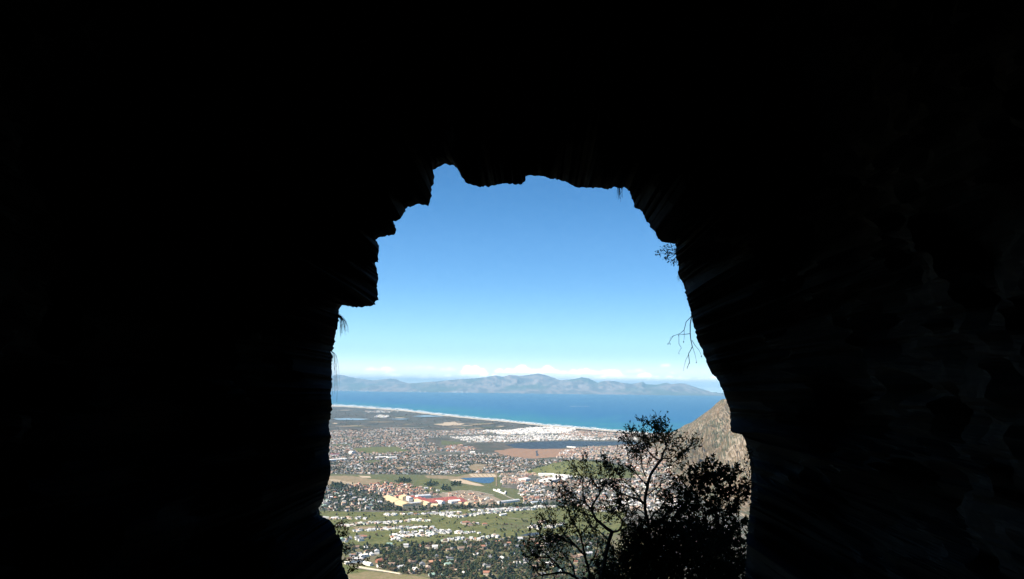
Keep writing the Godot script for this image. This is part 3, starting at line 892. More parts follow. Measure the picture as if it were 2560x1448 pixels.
func town() -> void:
	house_forms()
	tree_forms()
	var estate := [4.0, 5.0, 0.8, 0.4, 0.6, 0.6, 3.6]
	var golf := "in the golf cluster"
	for r in [["in the short row at the left rock", 805, 1296, 856, 1298, 919, 1297], ["in the row under the left short row", 840, 1315, 884, 1315, 901, 1310, 923, 1311, 944, 1308, 971, 1309, 980, 1306, 1020, 1303, 1048, 1302, 1070, 1304], ["in the long middle golf row", 878, 1328, 917, 1326, 944, 1326, 966, 1323, 999, 1322, 1048, 1320, 1091, 1321], ["in the top row along the tree belt", 960, 1290, 1000, 1287, 1055, 1287, 1081, 1285, 1110, 1287, 1142, 1294, 1153, 1293, 1197, 1285, 1240, 1282, 1280, 1277, 1330, 1274], ["in the top row along the tree belt", 1078, 1283, 1130, 1284, 1160, 1284], ["in the top row along the tree belt", 1175, 1279, 1230, 1276, 1290, 1272, 1390, 1268], ["in the lowest row before the leafy suburb", 1110, 1355, 1146, 1347, 1162, 1348], ["in the row beside the sandy lot", 1165, 1349, 1200, 1350, 1244, 1340], ["along the lower edge of the golf cluster", 976, 1345, 1010, 1341, 1060, 1340, 1082, 1338], ["in the row right of the golf cluster", 1080, 1329, 1120, 1331, 1160, 1334, 1200, 1333], ["along the lower edge of the golf cluster", 976, 1352, 1000, 1349]]:
		row_of(r.slice(1), 8.6, estate, r[0], 15.0, 0.76)
	suburb([975, 1336, 1010, 1331, 1070, 1327, 1110, 1327, 1130, 1334, 1080, 1342, 1010, 1347, 978, 1346], 17.0, estate, golf, 0.8, 0.3, 0.8)
	suburb([852, 1352, 880, 1344, 922, 1342, 918, 1348, 890, 1358, 852, 1360], 20.0, estate, "in the tight white cluster beside the cave's left edge", 0.5, 0.5)
	suburb([858, 1408, 866, 1395, 920, 1384, 955, 1386, 935, 1400, 900, 1412, 870, 1414], 21.0, [2, 5, 1, 1.4, 0.6, 0.2, 6], "in the white cluster beside the bottom field", 0.7, 0.4, 1.05)
	suburb([1144, 1312, 1165, 1306, 1190, 1311, 1218, 1311, 1205, 1318, 1170, 1316], 22.0, [2, 4, 3, 1, 2, 0, 2], "in the isolated group on the open green", 0.4, 0.2)
	suburb([1311, 1316, 1325, 1311, 1360, 1308, 1420, 1312, 1380, 1324, 1345, 1327, 1320, 1322], 20.0, [2, 4, 1, 0.5, 0.5, 0.3, 7], "in the white crescent behind the near tree", 0.4, 0.6)
	# the leafy foot of the valley
	var leafy := "among the trees at the foot of the valley"
	suburb([860, 1364, 960, 1368, 1080, 1360, 1240, 1352, 1300, 1346, 1480, 1342, 1520, 1470, 1090, 1470, 1060, 1442, 1000, 1436, 940, 1424, 935, 1404, 960, 1388, 880, 1384, 858, 1392], 44.0, [3, 3, 3, 2, 2, 1.2, 3], leafy, 0.0, 0.25, 1.15)
	inside([850, 1366, 960, 1369, 1080, 1361, 1240, 1353, 1300, 1346, 1520, 1342, 1560, 1480, 1120, 1480, 1060, 1443, 1000, 1436, 945, 1424, 938, 1404, 960, 1388, 880, 1382, 858, 1388], 8.6, func(p: Vector3):
		if noise.get_noise_2d(p.x * 1.4, p.z * 1.4) > 0.27: return
		tree_at.append([p, rng.randf_range(0.6, 1.45), pick([4, 1.2, 3, 3]), leafy]), 1.4, 0.8)
	inside([790, 1277, 900, 1280, 1010, 1279, 1120, 1276, 1250, 1270, 1420, 1266, 1560, 1262, 1560, 1335, 1330, 1346, 1230, 1352, 1070, 1358, 930, 1366, 790, 1345], 27.0, func(p: Vector3):
		if noise.get_noise_2d(p.x * 1.1 + 300.0, p.z * 1.1) < -0.04: return
		tree_at.append([p, rng.randf_range(0.5, 1.1), pick([3, 1, 2, 2]), "on the golf course"]), 1.6, 0.8)
	inside([1225, 1312, 1260, 1309, 1320, 1318, 1318, 1326, 1270, 1322], 16.0, func(p: Vector3): tree_at.append([p, rng.randf_range(0.4, 0.8), 2, "on the golf course"]), 1.0, 0.1)
	# the tree belt below the prison
	inside([960, 1270, 1010, 1276, 1060, 1272, 1110, 1269, 1200, 1267, 1300, 1264, 1430, 1259, 1430, 1266, 1300, 1270, 1200, 1273, 1100, 1277, 1000, 1280, 930, 1278], 12.0, func(p: Vector3): tree_at.append([p, rng.randf_range(0.9, 1.5), pick([3, 1, 1, 2]), "in the dark belt below the long yellow roofs"]), 1.0, 0.3)
	# the wooded quarter left of the prison, red roofs above it
	suburb([800, 1262, 815, 1224, 860, 1226, 930, 1246, 968, 1262, 960, 1276, 830, 1279, 800, 1277], 34.0, [3, 3, 2, 1.5, 2, 1, 1.5], "in the wooded quarter", 0.0, 0.5)
	inside([796, 1275, 818, 1216, 850, 1212, 900, 1222, 950, 1240, 972, 1258, 1000, 1272, 960, 1278, 830, 1280], 15.0, func(p: Vector3): tree_at.append([p, rng.randf_range(0.6, 1.4), pick([4, 1, 2, 2]), "in the wooded quarter"]), 1.3, 0.5)
	suburb([862, 1213, 930, 1212, 960, 1206, 1000, 1210, 1040, 1216, 1060, 1226, 1040, 1238, 970, 1246, 930, 1238, 890, 1224], 27.0, [0.6, 0.6, 2, 7, 3, 0.2, 0.6], "in the red roofed quarter", 0.85, 0.5)
	suburb([1000, 1214, 1060, 1218, 1110, 1226, 1100, 1240, 1060, 1246, 1000, 1240], 34.0, [1, 2, 3, 2, 3, 0.3, 2], "above the prison", 0.9, 0.3)
	for g in [[985, 1205, 1000, 1200, 1025, 1201, 1030, 1208, 1000, 1210], [1060, 1212, 1080, 1208, 1095, 1211, 1090, 1216, 1070, 1218], [1126, 1210, 1150, 1208, 1155, 1214, 1130, 1218], [830, 1214, 850, 1210, 864, 1216, 840, 1226], [1102, 1222, 1125, 1220, 1130, 1228, 1108, 1230]]:
		inside(g, 11.0, func(p: Vector3): tree_at.append([p, rng.randf_range(0.9, 1.6), pick([3, 2, 0, 2]), "in a dark grove between the fields"]), 1.0, 0.3)
	suburb([1105, 1236, 1150, 1230, 1200, 1236, 1240, 1248, 1262, 1258, 1250, 1264, 1170, 1264, 1150, 1254], 34.0, [1, 2, 2, 3, 4, 0.2, 2], "on the bare ground beside the red roofs", 0.3, 0.35)
	# right side of the valley
	suburb([1246, 1186, 1330, 1184, 1345, 1190, 1320, 1204, 1290, 1214, 1256, 1212, 1248, 1200], 24.0, [0.4, 0.6, 2, 3, 8, 0, 1], "in the sandy quarter beside the reservoir", 0.3, 0.2)
	suburb([1296, 1214, 1345, 1196, 1440, 1190, 1560, 1200, 1660, 1214, 1700, 1250, 1640, 1262, 1420, 1258, 1310, 1262, 1296, 1240], 25.0, [1, 3, 2, 2.5, 4, 0.2, 4], "in the pale quarter right of the field", 0.9, 0.3, 0.9)
	suburb([1430, 1262, 1700, 1256, 1700, 1275, 1480, 1282], 22.0, [2, 4, 1, 1, 2, 0.2, 6], "in the pale quarter right of the field", 0.4, 0.1)
	# the wide middle suburbs
	var mixed := [3.0, 3.0, 3.0, 1.2, 2.5, 0.5, 2.2]
	suburb([815, 1150, 900, 1142, 1000, 1140, 1130, 1140, 1200, 1134, 1262, 1140, 1330, 1152, 1450, 1150, 1450, 1170, 1360, 1180, 1180, 1185, 1090, 1188, 960, 1187, 815, 1186], 25.0, mixed, "in the wide middle suburb", 1.6, 0.2, 0.85, [4, 1, 2, 2])
	suburb([815, 1078, 900, 1076, 980, 1071, 1040, 1072, 1090, 1082, 1110, 1100, 1090, 1112, 1110, 1128, 1010, 1140, 815, 1150], 29.0, [2.5, 2, 3, 2, 5, 0.2, 1.5], "in the far pink suburb", 1.25, 0.15, 0.9)
	suburb([1110, 1118, 1150, 1112, 1195, 1124, 1160, 1132, 1110, 1130], 28.0, [0.6, 1, 1, 6, 3, 0, 1], "in the red strip before the marsh", 0.3, 0.2)
	suburb([1085, 1078, 1180, 1074, 1250, 1084, 1180, 1088, 1100, 1090], 36.0, [1, 2, 1, 1, 5, 0, 1], "in the far pale quarter", 0.2, 0.2)
	suburb([1122, 1093, 1200, 1092, 1330, 1088, 1420, 1090, 1500, 1096, 1560, 1094, 1640, 1094, 1640, 1102, 1430, 1101, 1360, 1102, 1290, 1106, 1170, 1107], 29.0, [1, 2, 0.5, 0.2, 0.8, 0, 8], "in the white quarter by the lake", 0.35, 0.1)
	suburb([1205, 1078, 1270, 1078, 1310, 1072, 1370, 1069, 1440, 1074, 1420, 1084, 1340, 1086, 1260, 1088], 25.0, [0.3, 1, 0, 0, 0.5, 0, 10], "in the bright strip behind the beach", 0.05, 0.1, 1.5)
	suburb([1380, 1076, 1480, 1079, 1560, 1085, 1640, 1091, 1640, 1096, 1480, 1095, 1400, 1088], 30.0, [0.6, 1, 1, 2, 5, 0, 1.5], "in the pink strip behind the beach", 0.1, 0.1)
	suburb([1400, 1128, 1460, 1120, 1560, 1114, 1640, 1118, 1680, 1160, 1560, 1160, 1500, 1150, 1430, 1148, 1390, 1146], 28.0, [1, 2, 1, 1.5, 5, 0, 2.5], "in the quarter across the lake", 0.4, 0.25)
	suburb([1560, 1160, 1680, 1166, 1720, 1200, 1690, 1225, 1600, 1210], 27.0, [1, 2, 2, 2, 4, 0, 3], "in the quarter below the craggy hill", 0.5, 0.25)
	suburb([905, 1029, 970, 1028, 1000, 1030, 960, 1032.5, 920, 1032], 60.0, [0, 2, 0, 1, 2, 0, 4], "in the far dune village", 0.0, 0.1, 1.6)
	suburb([935, 1043, 950, 1040.5, 970, 1042.5, 960, 1045], 40.0, [0, 1, 0, 0, 0, 0, 6], "in the far dune village", 0.0, 0.1, 2.6)
	# scrub in the open bands
	inside([818, 1074, 1000, 1069, 1150, 1074, 1300, 1068, 1340, 1064, 1200, 1052, 1000, 1030, 830, 1020], 95.0, func(p: Vector3):
		if noise.get_noise_2d(p.x * 0.3, p.z * 0.3) < -0.05: tree_at.append([p, rng.randf_range(0.8, 1.7), 2, "in the coast scrub"]), 1.4, 0.2)
	green_hill()
	prison()
	big_roofs()
	place_houses()
	place_trees()
	far_shore()

func green_hill() -> void:
	# the low wooded hill behind the near tree
	var st := start()
	st.set_smooth_group(0)
	var c := gp(1460, 1182)
	for i in 40:
		for j in 24:
			for q in [[0, 0], [1, 0], [1, 1], [0, 0], [1, 1], [0, 1]]:
				var u: float = (i + q[0]) / 20.0 - 1.0
				var v: float = (j + q[1]) / 12.0 - 1.0
				var p := Vector3(c.x + u * 330.0, 0, c.z + v * 300.0)
				p.y = hill_top(p, c)
				st.add_vertex(p)
	tag(put(done(st), "low_hill", mats["grass"]), "", "", "", "structure")
	for k in 620:
		var p := c + Vector3(rng.randf_range(-320, 320), 0, rng.randf_range(-290, 290))
		if noise.get_noise_2d(p.x * 1.0 + 50.0, p.z * 1.0) < -0.1: continue
		p.y = hill_top(p, c) - 0.3
		if p.y > LAND + 2.0: tree_at.append([p, rng.randf_range(0.6, 1.2), pick([3, 1, 0, 2]), "on the low green hill"])

func hill_top(p: Vector3, c: Vector3) -> float:
	var u := (p.x - c.x) / 330.0
	var v := (p.z - c.z) / 300.0
	return LAND - 1.5 + 62.0 * pow(maxf(0.0, 1.0 - u * u - v * v), 1.4) * (1.0 + 0.2 * noise.get_noise_2d(p.x, p.z))

func prison() -> void:
	var cream := plain("cream_wall", 0.62, 0.5, 0.32)
	var ochre := plain("ochre_roof", 0.6, 0.46, 0.27)
	var red := plain("red_roof", 0.36, 0.1, 0.09)
	var dusty := plain("dusty_red_roof", 0.42, 0.13, 0.1)
	var white := plain("white_wall", 0.76, 0.75, 0.72)
	var grey := plain("grey_sheet", 0.5, 0.52, 0.55)
	var g := "yellow roofed prison blocks"
	building("prison_block", "longest yellow roofed block at the left corner of the prison", "building", g, [969, 1247.5], [998, 1259], 34.0, 9.0, 5.0, cream, ochre)
	building("prison_block", "yellow roofed block at the near corner of the prison", "building", g, [999, 1260], [1019, 1268.5], 40.0, 9.0, 5.0, cream, ochre)
	building("prison_block", "small square yellow building behind the prison yard", "building", g, [1006, 1248], [1016, 1250.5], 34.0, 12.0, 4.0, cream, ochre)
	building("prison_block", "narrow white block across the prison yard", "building", g, [1019, 1250], [1027, 1254], 16.0, 12.0, 3.0, white, white)
	building("prison_block", "long low cream block closing the yard on the near side", "building", g, [1022, 1265.5], [1052, 1262.5], 14.0, 9.0, 3.0, cream, grey)
	building("prison_block", "thin cream block closing the yard on the far side", "building", g, [988, 1247], [1006, 1246], 14.0, 9.0, 3.0, cream, dusty)
	building("prison_block", "cream block with small gables in front of the red roofs", "building", g, [1042, 1256.5], [1056, 1263], 22.0, 10.0, 4.0, cream, cream)
	building("prison_block", "second cream gabled block beneath the red roofs", "building", g, [1058, 1261], [1074, 1265.5], 20.0, 9.0, 4.0, cream, cream)
	var n := 0
	for r in [[1036, 1250, 1052, 1249], [1037, 1253, 1062, 1251], [1044, 1256, 1078, 1253.5], [1055, 1259, 1090, 1256], [1064, 1262, 1092, 1259.5], [1082, 1253, 1108, 1250.5], [1086, 1256.5, 1116, 1253.5], [1100, 1259, 1120, 1256], [1112, 1250, 1140, 1248], [1122, 1253, 1152, 1250.5], [1128, 1256.5, 1158, 1253], [1150, 1259, 1164, 1257], [1020, 1246.5, 1034, 1245.5]]:
		var spot: String = ["at the left end", "second from the left end", "with its gable towards the cream blocks", "in the middle of the front rows", "lowest of the left rows", "behind the white hall", "just above the white hall", "short and right of the white hall", "highest in the right rows", "in the middle of the right rows", "lowest of the right rows", "at the far right end", "apart behind the yard"][n]
		building("barrack", "long red roofed barrack, " + spot, "building", "red roofed barracks", [r[0], r[1]], [r[2], r[3]], 17.0, 5.0, 4.6, cream, red if n % 3 else dusty)
		n += 1
	building("hall", "pale grey roofed hall behind the left red barracks", "building", "", [1041, 1245], [1074, 1243], 26.0, 7.0, 4.0, white, grey)
	building("hall", "white hall among the middle red barracks", "building", "", [1091, 1258.5], [1108, 1260.5], 22.0, 7.0, 4.0, white, white)
	building("hall", "long white roofed hall before the right red barracks", "building", "", [1124, 1258.5], [1148, 1256.5], 24.0, 7.0, 4.0, white, plain("white_roof", 0.78, 0.77, 0.74))
	building("house_group", "cream building among trees below the red barracks", "building", "", [1080, 1268], [1096, 1269], 26.0, 7.0, 5.0, cream, plain("straw_roof", 0.6, 0.5, 0.33))
	building("hall", "small cream roofed hall right of the red barracks", "building", "", [1165, 1262], [1174, 1261], 20.0, 6.0, 4.0, cream, plain("straw_roof", 0.6, 0.5, 0.33))

func big_roofs() -> void:
	var white := plain("white_wall", 0.76, 0.75, 0.72)
	var roof := plain("white_roof", 0.78, 0.77, 0.74)
	var grey := plain("grey_sheet", 0.5, 0.52, 0.55)
	var blue := plain("blue_sheet", 0.34, 0.42, 0.5)
	var mall := "large pale roofs right of the reservoir"
	building("warehouse", "large white roofed warehouse standing by itself among pale houses", "building", mall, [1362, 1207], [1386, 1202], 62.0, 10.0, 5.0, white, roof)
	building("warehouse", "long white roof along the far side of the shopping area", "building", mall, [1346, 1190], [1384, 1190.5], 34.0, 9.0, 4.0, white, roof)
	building("warehouse", "white roof at the right of the shopping area", "building", mall, [1385, 1192], [1428, 1195], 34.0, 9.0, 4.0, white, roof)
	building("warehouse", "narrow white roof farthest up the shopping area", "building", mall, [1356, 1182.5], [1378, 1186.5], 16.0, 8.0, 3.0, white, roof)
	building("warehouse", "small white hall between the sandy houses and the shopping area", "building", mall, [1305, 1203], [1316, 1201], 40.0, 9.0, 4.0, white, roof)
	building("warehouse", "slanting white roof at the end of the shopping area", "building", mall, [1408, 1203], [1424, 1196], 22.0, 9.0, 4.0, white, roof)
	building("shed", "long grey sheet roofed shed at the edge of the field", "building", "grey sheds at the tree belt", [1244, 1260], [1296, 1254], 16.0, 6.0, 3.0, white, grey)
	building("shed", "blue grey shed right of the long grey shed", "building", "grey sheds at the tree belt", [1328, 1260.5], [1358, 1260], 18.0, 6.0, 3.0, white, blue)
	building("stable", "white stable wing curving round a yard in the green field", "building", "white wings of the yard in the green field", [1234, 1226.5], [1262, 1237], 4.5, 3.5, 1.6, white, roof)
	building("stable", "short white end wing of the yard in the green field", "building", "white wings of the yard in the green field", [1262, 1237], [1264, 1231], 5.0, 3.5, 1.6, white, roof)
	building("stable", "small white house inside the yard in the green field", "building", "white wings of the yard in the green field", [1245, 1226], [1251, 1228], 6.0, 3.5, 2.0, white, grey)
	building("farmhouse", "bright white house between the golf course and the far field", "building", "", [1250, 1290.8], [1265, 1288.5], 8.0, 4.0, 2.5, white, roof)
	building("school_block", "long white school block among trees near the bottom field", "building", "white blocks near the bottom field", [911, 1412], [928, 1416.5], 10.0, 5.0, 3.0, white, roof)
	building("school_block", "white block with a cream end right of the long school block", "building", "white blocks near the bottom field", [944, 1419], [957, 1421], 9.0, 5.0, 3.0, white, roof)
	building("garden_wall", "long pale wall along the top of the bottom field", "wall", "", [896, 1420], [1000, 1437.5], 1.6, 2.6, 0.4, plain("pale_wall", 0.7, 0.63, 0.48), plain("pale_wall", 0.7, 0.63, 0.48))
	building("barn", "red brick building half hidden by trees above the bottom field", "building", "", [944, 1409], [960, 1404], 14.0, 6.0, 4.0, plain("brick", 0.36, 0.15, 0.1), plain("brick_roof", 0.4, 0.17, 0.11))
	building("barn", "low terracotta building in a clearing among the trees", "building", "", [1069, 1410.5], [1100, 1409], 14.0, 4.0, 4.0, plain("brick", 0.36, 0.15, 0.1), plain("tile_roof", 0.48, 0.26, 0.17))
	building("warehouse", "long white warehouse roof at the left rock edge", "building", "white roofs in the middle suburb", [820, 1154], [864, 1150.5], 26.0, 8.0, 3.0, white, roof)
	building("warehouse", "white tall hall above the warehouse at the left rock edge", "building", "white roofs in the middle suburb", [876, 1136], [884, 1136.5], 40.0, 16.0, 4.0, white, roof)
	building("warehouse", "dark red roofed factory at the left rock edge", "building", "white roofs in the middle suburb", [826, 1140], [846, 1140], 60.0, 9.0, 4.0, white, plain("maroon_roof", 0.2, 0.08, 0.1))
	building("warehouse", "pale roofed sheds below the long pale road", "building", "white roofs in the middle suburb", [940, 1147], [968, 1146], 30.0, 8.0, 3.0, white, roof)
	building("warehouse", "pink white shed beside the sheds below the pale road", "building", "white roofs in the middle suburb", [968, 1147.5], [990, 1146.5], 30.0, 8.0, 3.0, white, roof)
	building("warehouse", "white shed standing above the reed bed by the marsh", "building", "white roofs in the middle suburb", [1176, 1133], [1187, 1133], 40.0, 8.0, 3.0, white, roof)
	building("warehouse", "white boathouse on the near shore of the lake", "building", "white roofs in the middle suburb", [1418, 1118.5], [1440, 1120], 12.0, 5.0, 2.0, white, roof)
	building("mansion", "white house standing alone on the slope under the craggy hill", "building", "", [1784, 1157], [1798, 1157], 20.0, 9.0, 4.0, white, roof).position = at(1791, 1157, 4550.0)

func place_houses() -> void:
	# nearest houses in plain view stand as things of their own, the rest as the mass of the town
	house_at.sort_custom(func(p, q): return p[0].length_squared() < q[0].length_squared())
	var protos := {}
	var single := 0
	var rest := {}
	for h in house_at:
		var p: Vector3 = h[0]
		var v := eye.basis.inverse() * p
		var px := 1280.0 + FOCAL * v.x / -v.z
		var py := 724.0 - FOCAL * v.y / -v.z
		var seen := px > 835 and px < 1440 and py < 1446
		if not seen and p.z > -2300.0: continue
		if seen and single < 300:
			single += 1
			var key := "%d/%d" % [h[3], h[4]]
			var o: Node3D
			if not protos.has(key):
				var pal: Array = PALETTE[h[3]]
				o = base("house", p, h[1])
				put(house_shapes[h[4]][0], "wall", plain("wall%d" % h[3], pal[1][0], pal[1][1], pal[1][2]), o)
				put(house_shapes[h[4]][1], "roof", plain("roof%d" % h[3], pal[2][0], pal[2][1], pal[2][2], 0.8), o)
				if h[4] == 0:
					var ch := start()
					box_into(ch, Vector3(2.4, 4.2, -0.5), Vector3(3.4, 6.9, 0.5))
					put(done(ch), "chimney", plain("wall%d" % h[3], pal[1][0], pal[1][1], pal[1][2]), o.get_node("roof"))
				protos[key] = o
			else:
				o = protos[key].duplicate()
				o.name = numbered("house")
				add_child(o)
			o.position = p + Vector3(0, 1.3, 0)
			o.rotation.y = h[1]
			o.scale = Vector3.ONE * h[2]
			tag(o, ["", "gabled ", "tall "][h[4]] + PALETTE[h[3]][0] + " " + h[5], "house", "houses " + h[5])
		else:
			var key: int = h[3] * 3 + h[4]
			if not rest.has(key): rest[key] = []
			rest[key].append(h)
	for key in rest:
		var k: int = key / 3
		var mm := MultiMesh.new()
		mm.transform_format = MultiMesh.TRANSFORM_3D
		mm.use_colors = true
		mm.mesh = merged_house(key % 3, PALETTE[k])
		mm.instance_count = rest[key].size()
		for i in rest[key].size():
			var h: Array = rest[key][i]
			mm.set_instance_transform(i, Transform3D(Basis(Vector3.UP, h[1]).scaled(Vector3.ONE * h[2]), h[0] + Vector3(0, 1.3, 0)))
			var t := rng.randf_range(0.72, 1.08)
			mm.set_instance_color(i, Color(t, t * rng.randf_range(0.95, 1.0), t * rng.randf_range(0.9, 1.02)))
		var o := MultiMeshInstance3D.new()
		o.multimesh = mm
		o.material_override = tinted("house_tint", 0.85)
		o.name = numbered("far_housing")
		add_child(o)
		tag(o, "distant mass of " + ["single storey ", "gabled ", "two storey "][key % 3] + PALETTE[k][0].replace("house", "houses").replace(" a ", " ").replace("roof", "roofs"), "housing", "distant houses of the plain", "stuff")
	print("houses ", house_at.size(), " single ", single)

const TREE_KINDS := [["dark green round tree", [0.05, 0.07, 0.032]], ["tall blue green tree", [0.04, 0.06, 0.04]], ["low bare brown tree", [0.12, 0.09, 0.055]], ["olive green tree", [0.085, 0.09, 0.04]]]
func place_trees() -> void:
	tree_at.sort_custom(func(p, q): return p[0].length_squared() < q[0].length_squared())
	var protos := {}
	var single := 0
	var rest := {}
	for t in tree_at:
		var p: Vector3 = t[0]
		var v := eye.basis.inverse() * p
		var px := 1280.0 + FOCAL * v.x / -v.z
		var py := 724.0 - FOCAL * v.y / -v.z
		var seen := px > 870 and px < 1330 and py < 1440
		if seen and single < 300 and t[1] > 0.8:
			single += 1
			var o: Node3D
			if not protos.has(t[2]):
				o = base("tree", p)
				var c: Array = TREE_KINDS[t[2]][1]
				put(tree_shapes[t[2]][0], "crown", plain("leaf%d" % t[2], c[0], c[1], c[2]), o)
				put(tree_shapes[t[2]][1], "trunk", plain("bark", 0.1, 0.08, 0.06), o)
				protos[t[2]] = o
			else:
				o = protos[t[2]].duplicate()
				o.name = numbered("tree")
				add_child(o)
			o.position = p + Vector3(0, 1.3, 0)
			o.rotation.y = rng.randf() * TAU
			o.scale = Vector3.ONE * t[1]
			var spot: String = t[3]
			if spot.begins_with("among"):
				spot = "along the bottom field" if px < 990 else ("below the golf cluster" if px < 1090 else ("in the middle of the leafy suburb" if px < 1210 else "left of the near shrub's twigs"))
			tag(o, ("large " if t[1] > 1.15 else "small ") + TREE_KINDS[t[2]][0] + " " + spot, "tree", "trees " + spot)
		else:
			if not rest.has(t[2]): rest[t[2]] = []
			rest[t[2]].append(t)
	for k in rest:
		var mm := MultiMesh.new()
		mm.transform_format = MultiMesh.TRANSFORM_3D
		mm.use_colors = true
		mm.mesh = tree_shapes[k][0]
		mm.instance_count = rest[k].size()
		for i in rest[k].size():
			var t: Array = rest[k][i]
			mm.set_instance_transform(i, Transform3D(Basis(Vector3.UP, rng.randf() * TAU).scaled(Vector3(t[1], t[1] * rng.randf_range(0.8, 1.2), t[1])), t[0] - Vector3(0, 1.0, 0)))
			var c: Array = TREE_KINDS[k][1]
			var b := rng.randf_range(0.75, 1.3)
			mm.set_instance_color(i, Color(c[0] * b, c[1] * b * rng.randf_range(0.92, 1.08), c[2] * b))
		var o := MultiMeshInstance3D.new()
		o.multimesh = mm
		o.material_override = tinted("leaf_tint", 0.9)
		o.name = numbered("far_woodland")
		add_child(o)
		tag(o, "distant mass of " + TREE_KINDS[k][0] + "s between the houses", "woodland", "distant trees of the plain", "stuff")
	print("trees ", tree_at.size(), " single ", single)

func far_shore() -> void:
	var st := start()
	for k in 46:
		var px := 800.0 + 130.0 * rng.randf() if k < 32 else 1000.0 + 180.0 * rng.randf()
		var c := gp(px, 977.4 + (px - 850.0) * 0.0125, SEA)
		c *= Vector3(55300.0 / absf(c.z), 1, 55300.0 / absf(c.z))
		var w := rng.randf_range(15.0, 60.0)
		var h := rng.randf_range(18.0, 80.0)
		box_into(st, c + Vector3(-w, -2, -30), c + Vector3(w, h + 20.0, 30))
	tag(put(done(st), "far_town", plain("white_wall", 0.76, 0.75, 0.72)), "tiny white buildings of a town on the far shore", "town", "", "stuff")

# ---------------------------------------------------------------- plants at the cave mouth
func twig(wood: SurfaceTool, leaves: SurfaceTool, p: Vector3, dir: Vector3, length: float, r: float, leaf: float, n_leaf: int, level: int) -> void:
	var pts := [p]
	var d := dir
	var q := p
	for k in 4:
		d = (d + rand_dir() * 0.34 + Vector3.UP * 0.06).normalized()
		q += d * length / 4.0
		pts.append(q)
	tube_into(wood, pts, r, r * 0.35, 3)
	for k in n_leaf:
		var f := rng.randf_range(0.25, 1.0) * 4.0
		var i := mini(int(f), 3)
		var at_p: Vector3 = pts[i].lerp(pts[i + 1], f - i)
		leaf_into(leaves, at_p + rand_dir() * 0.012, (rand_dir() + d * 0.5).normalized(), leaf * rng.randf_range(0.7, 1.25))
	if level > 0:
		for k in 3:
			var i := 1 + k
			twig(wood, leaves, pts[i], (d + rand_dir() * 0.9).normalized(), length * rng.randf_range(0.45, 0.7), r * 0.6, leaf, n_leaf, level - 1)

func grown(called: String, label: String, category: String, limbs: Array, dist: float, leaf: float, dense: float, foliage: Material, from_px: float, group := "") -> Node3D:
	# limbs: [start radius, end radius, leafiness, px, py, px, py, ...]; they wander in depth as well
	var root := base(called, Vector3.ZERO)
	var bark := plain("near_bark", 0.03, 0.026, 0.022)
	var trunk := start()
	var branch := start()
	var leaves := start()
	var n := 0
	var first := Vector3.ZERO
	for l in limbs:
		var pts := []
		var lean := rng.randf_range(-0.25, 0.25) if n > 0 else 0.0
		for i in range(3, l.size(), 2):
			pts.append(at(l[i], l[i + 1], dist + lean * (i - 3) * 0.5 + 0.1 * rng.randfn() * (1 if i > 3 else 0)))
		if n == 0:
			first = pts[0]
			var foot: Vector3 = pts[0] + (pts[0] - pts[1]).normalized() * 0.3
			foot = Vector3(foot.x, slope_y(foot.x, foot.z) - 0.2, foot.z)
			pts.push_front(foot)
		# smooth the bends
		var curve := Curve3D.new()
		for i in pts.size():
			var t: Vector3 = (pts[mini(i + 1, pts.size() - 1)] - pts[maxi(i - 1, 0)]) * 0.16
			curve.add_point(pts[i], -t, t)
		curve.bake_interval = 0.09
		var path := Array(curve.get_baked_points())
		for i in path.size(): path[i] += rand_dir() * 0.008
		if n > 0: branch = start()
		tube_into(trunk if n == 0 else branch, path, l[0], l[1], 6)
		if l[2] > 0.0:
			var total := curve.get_baked_length()
			var k := total * 0.28
			while k < total:
				var f: float = k / total
				var p := curve.sample_baked(k)
				var dir: Vector3 = (curve.sample_baked(minf(k + 0.1, total)) - curve.sample_baked(k - 0.1)).normalized()
				twig(branch, leaves, p, (dir * 0.6 + rand_dir()).normalized(), rng.randf_range(0.22, 0.5), 0.008, leaf, int(4 * l[2]) + 1, 1)
				k += rng.randf_range(0.10, 0.22) / (dense * l[2])
			twig(branch, leaves, pts[-1], (pts[-1] - pts[-2]).normalized(), 0.4, 0.008, leaf, int(5 * l[2]) + 2, 1)
		if n > 0: put(done(branch), "branch", bark, root)
		n += 1
	put(done(trunk), "trunk", bark, root)
	put(done(leaves), "crown", foliage, root)
	tag(root, label, category, group)
	return root

func leaf_mat(key: String, r: float, g: float, b: float) -> StandardMaterial3D:
	var m := plain(key, r, g, b, 0.85)
	m.metallic_specular = 0.1
	m.backlight_enabled = true
	m.backlight = Color(0.05, 0.07, 0.02)
	return m

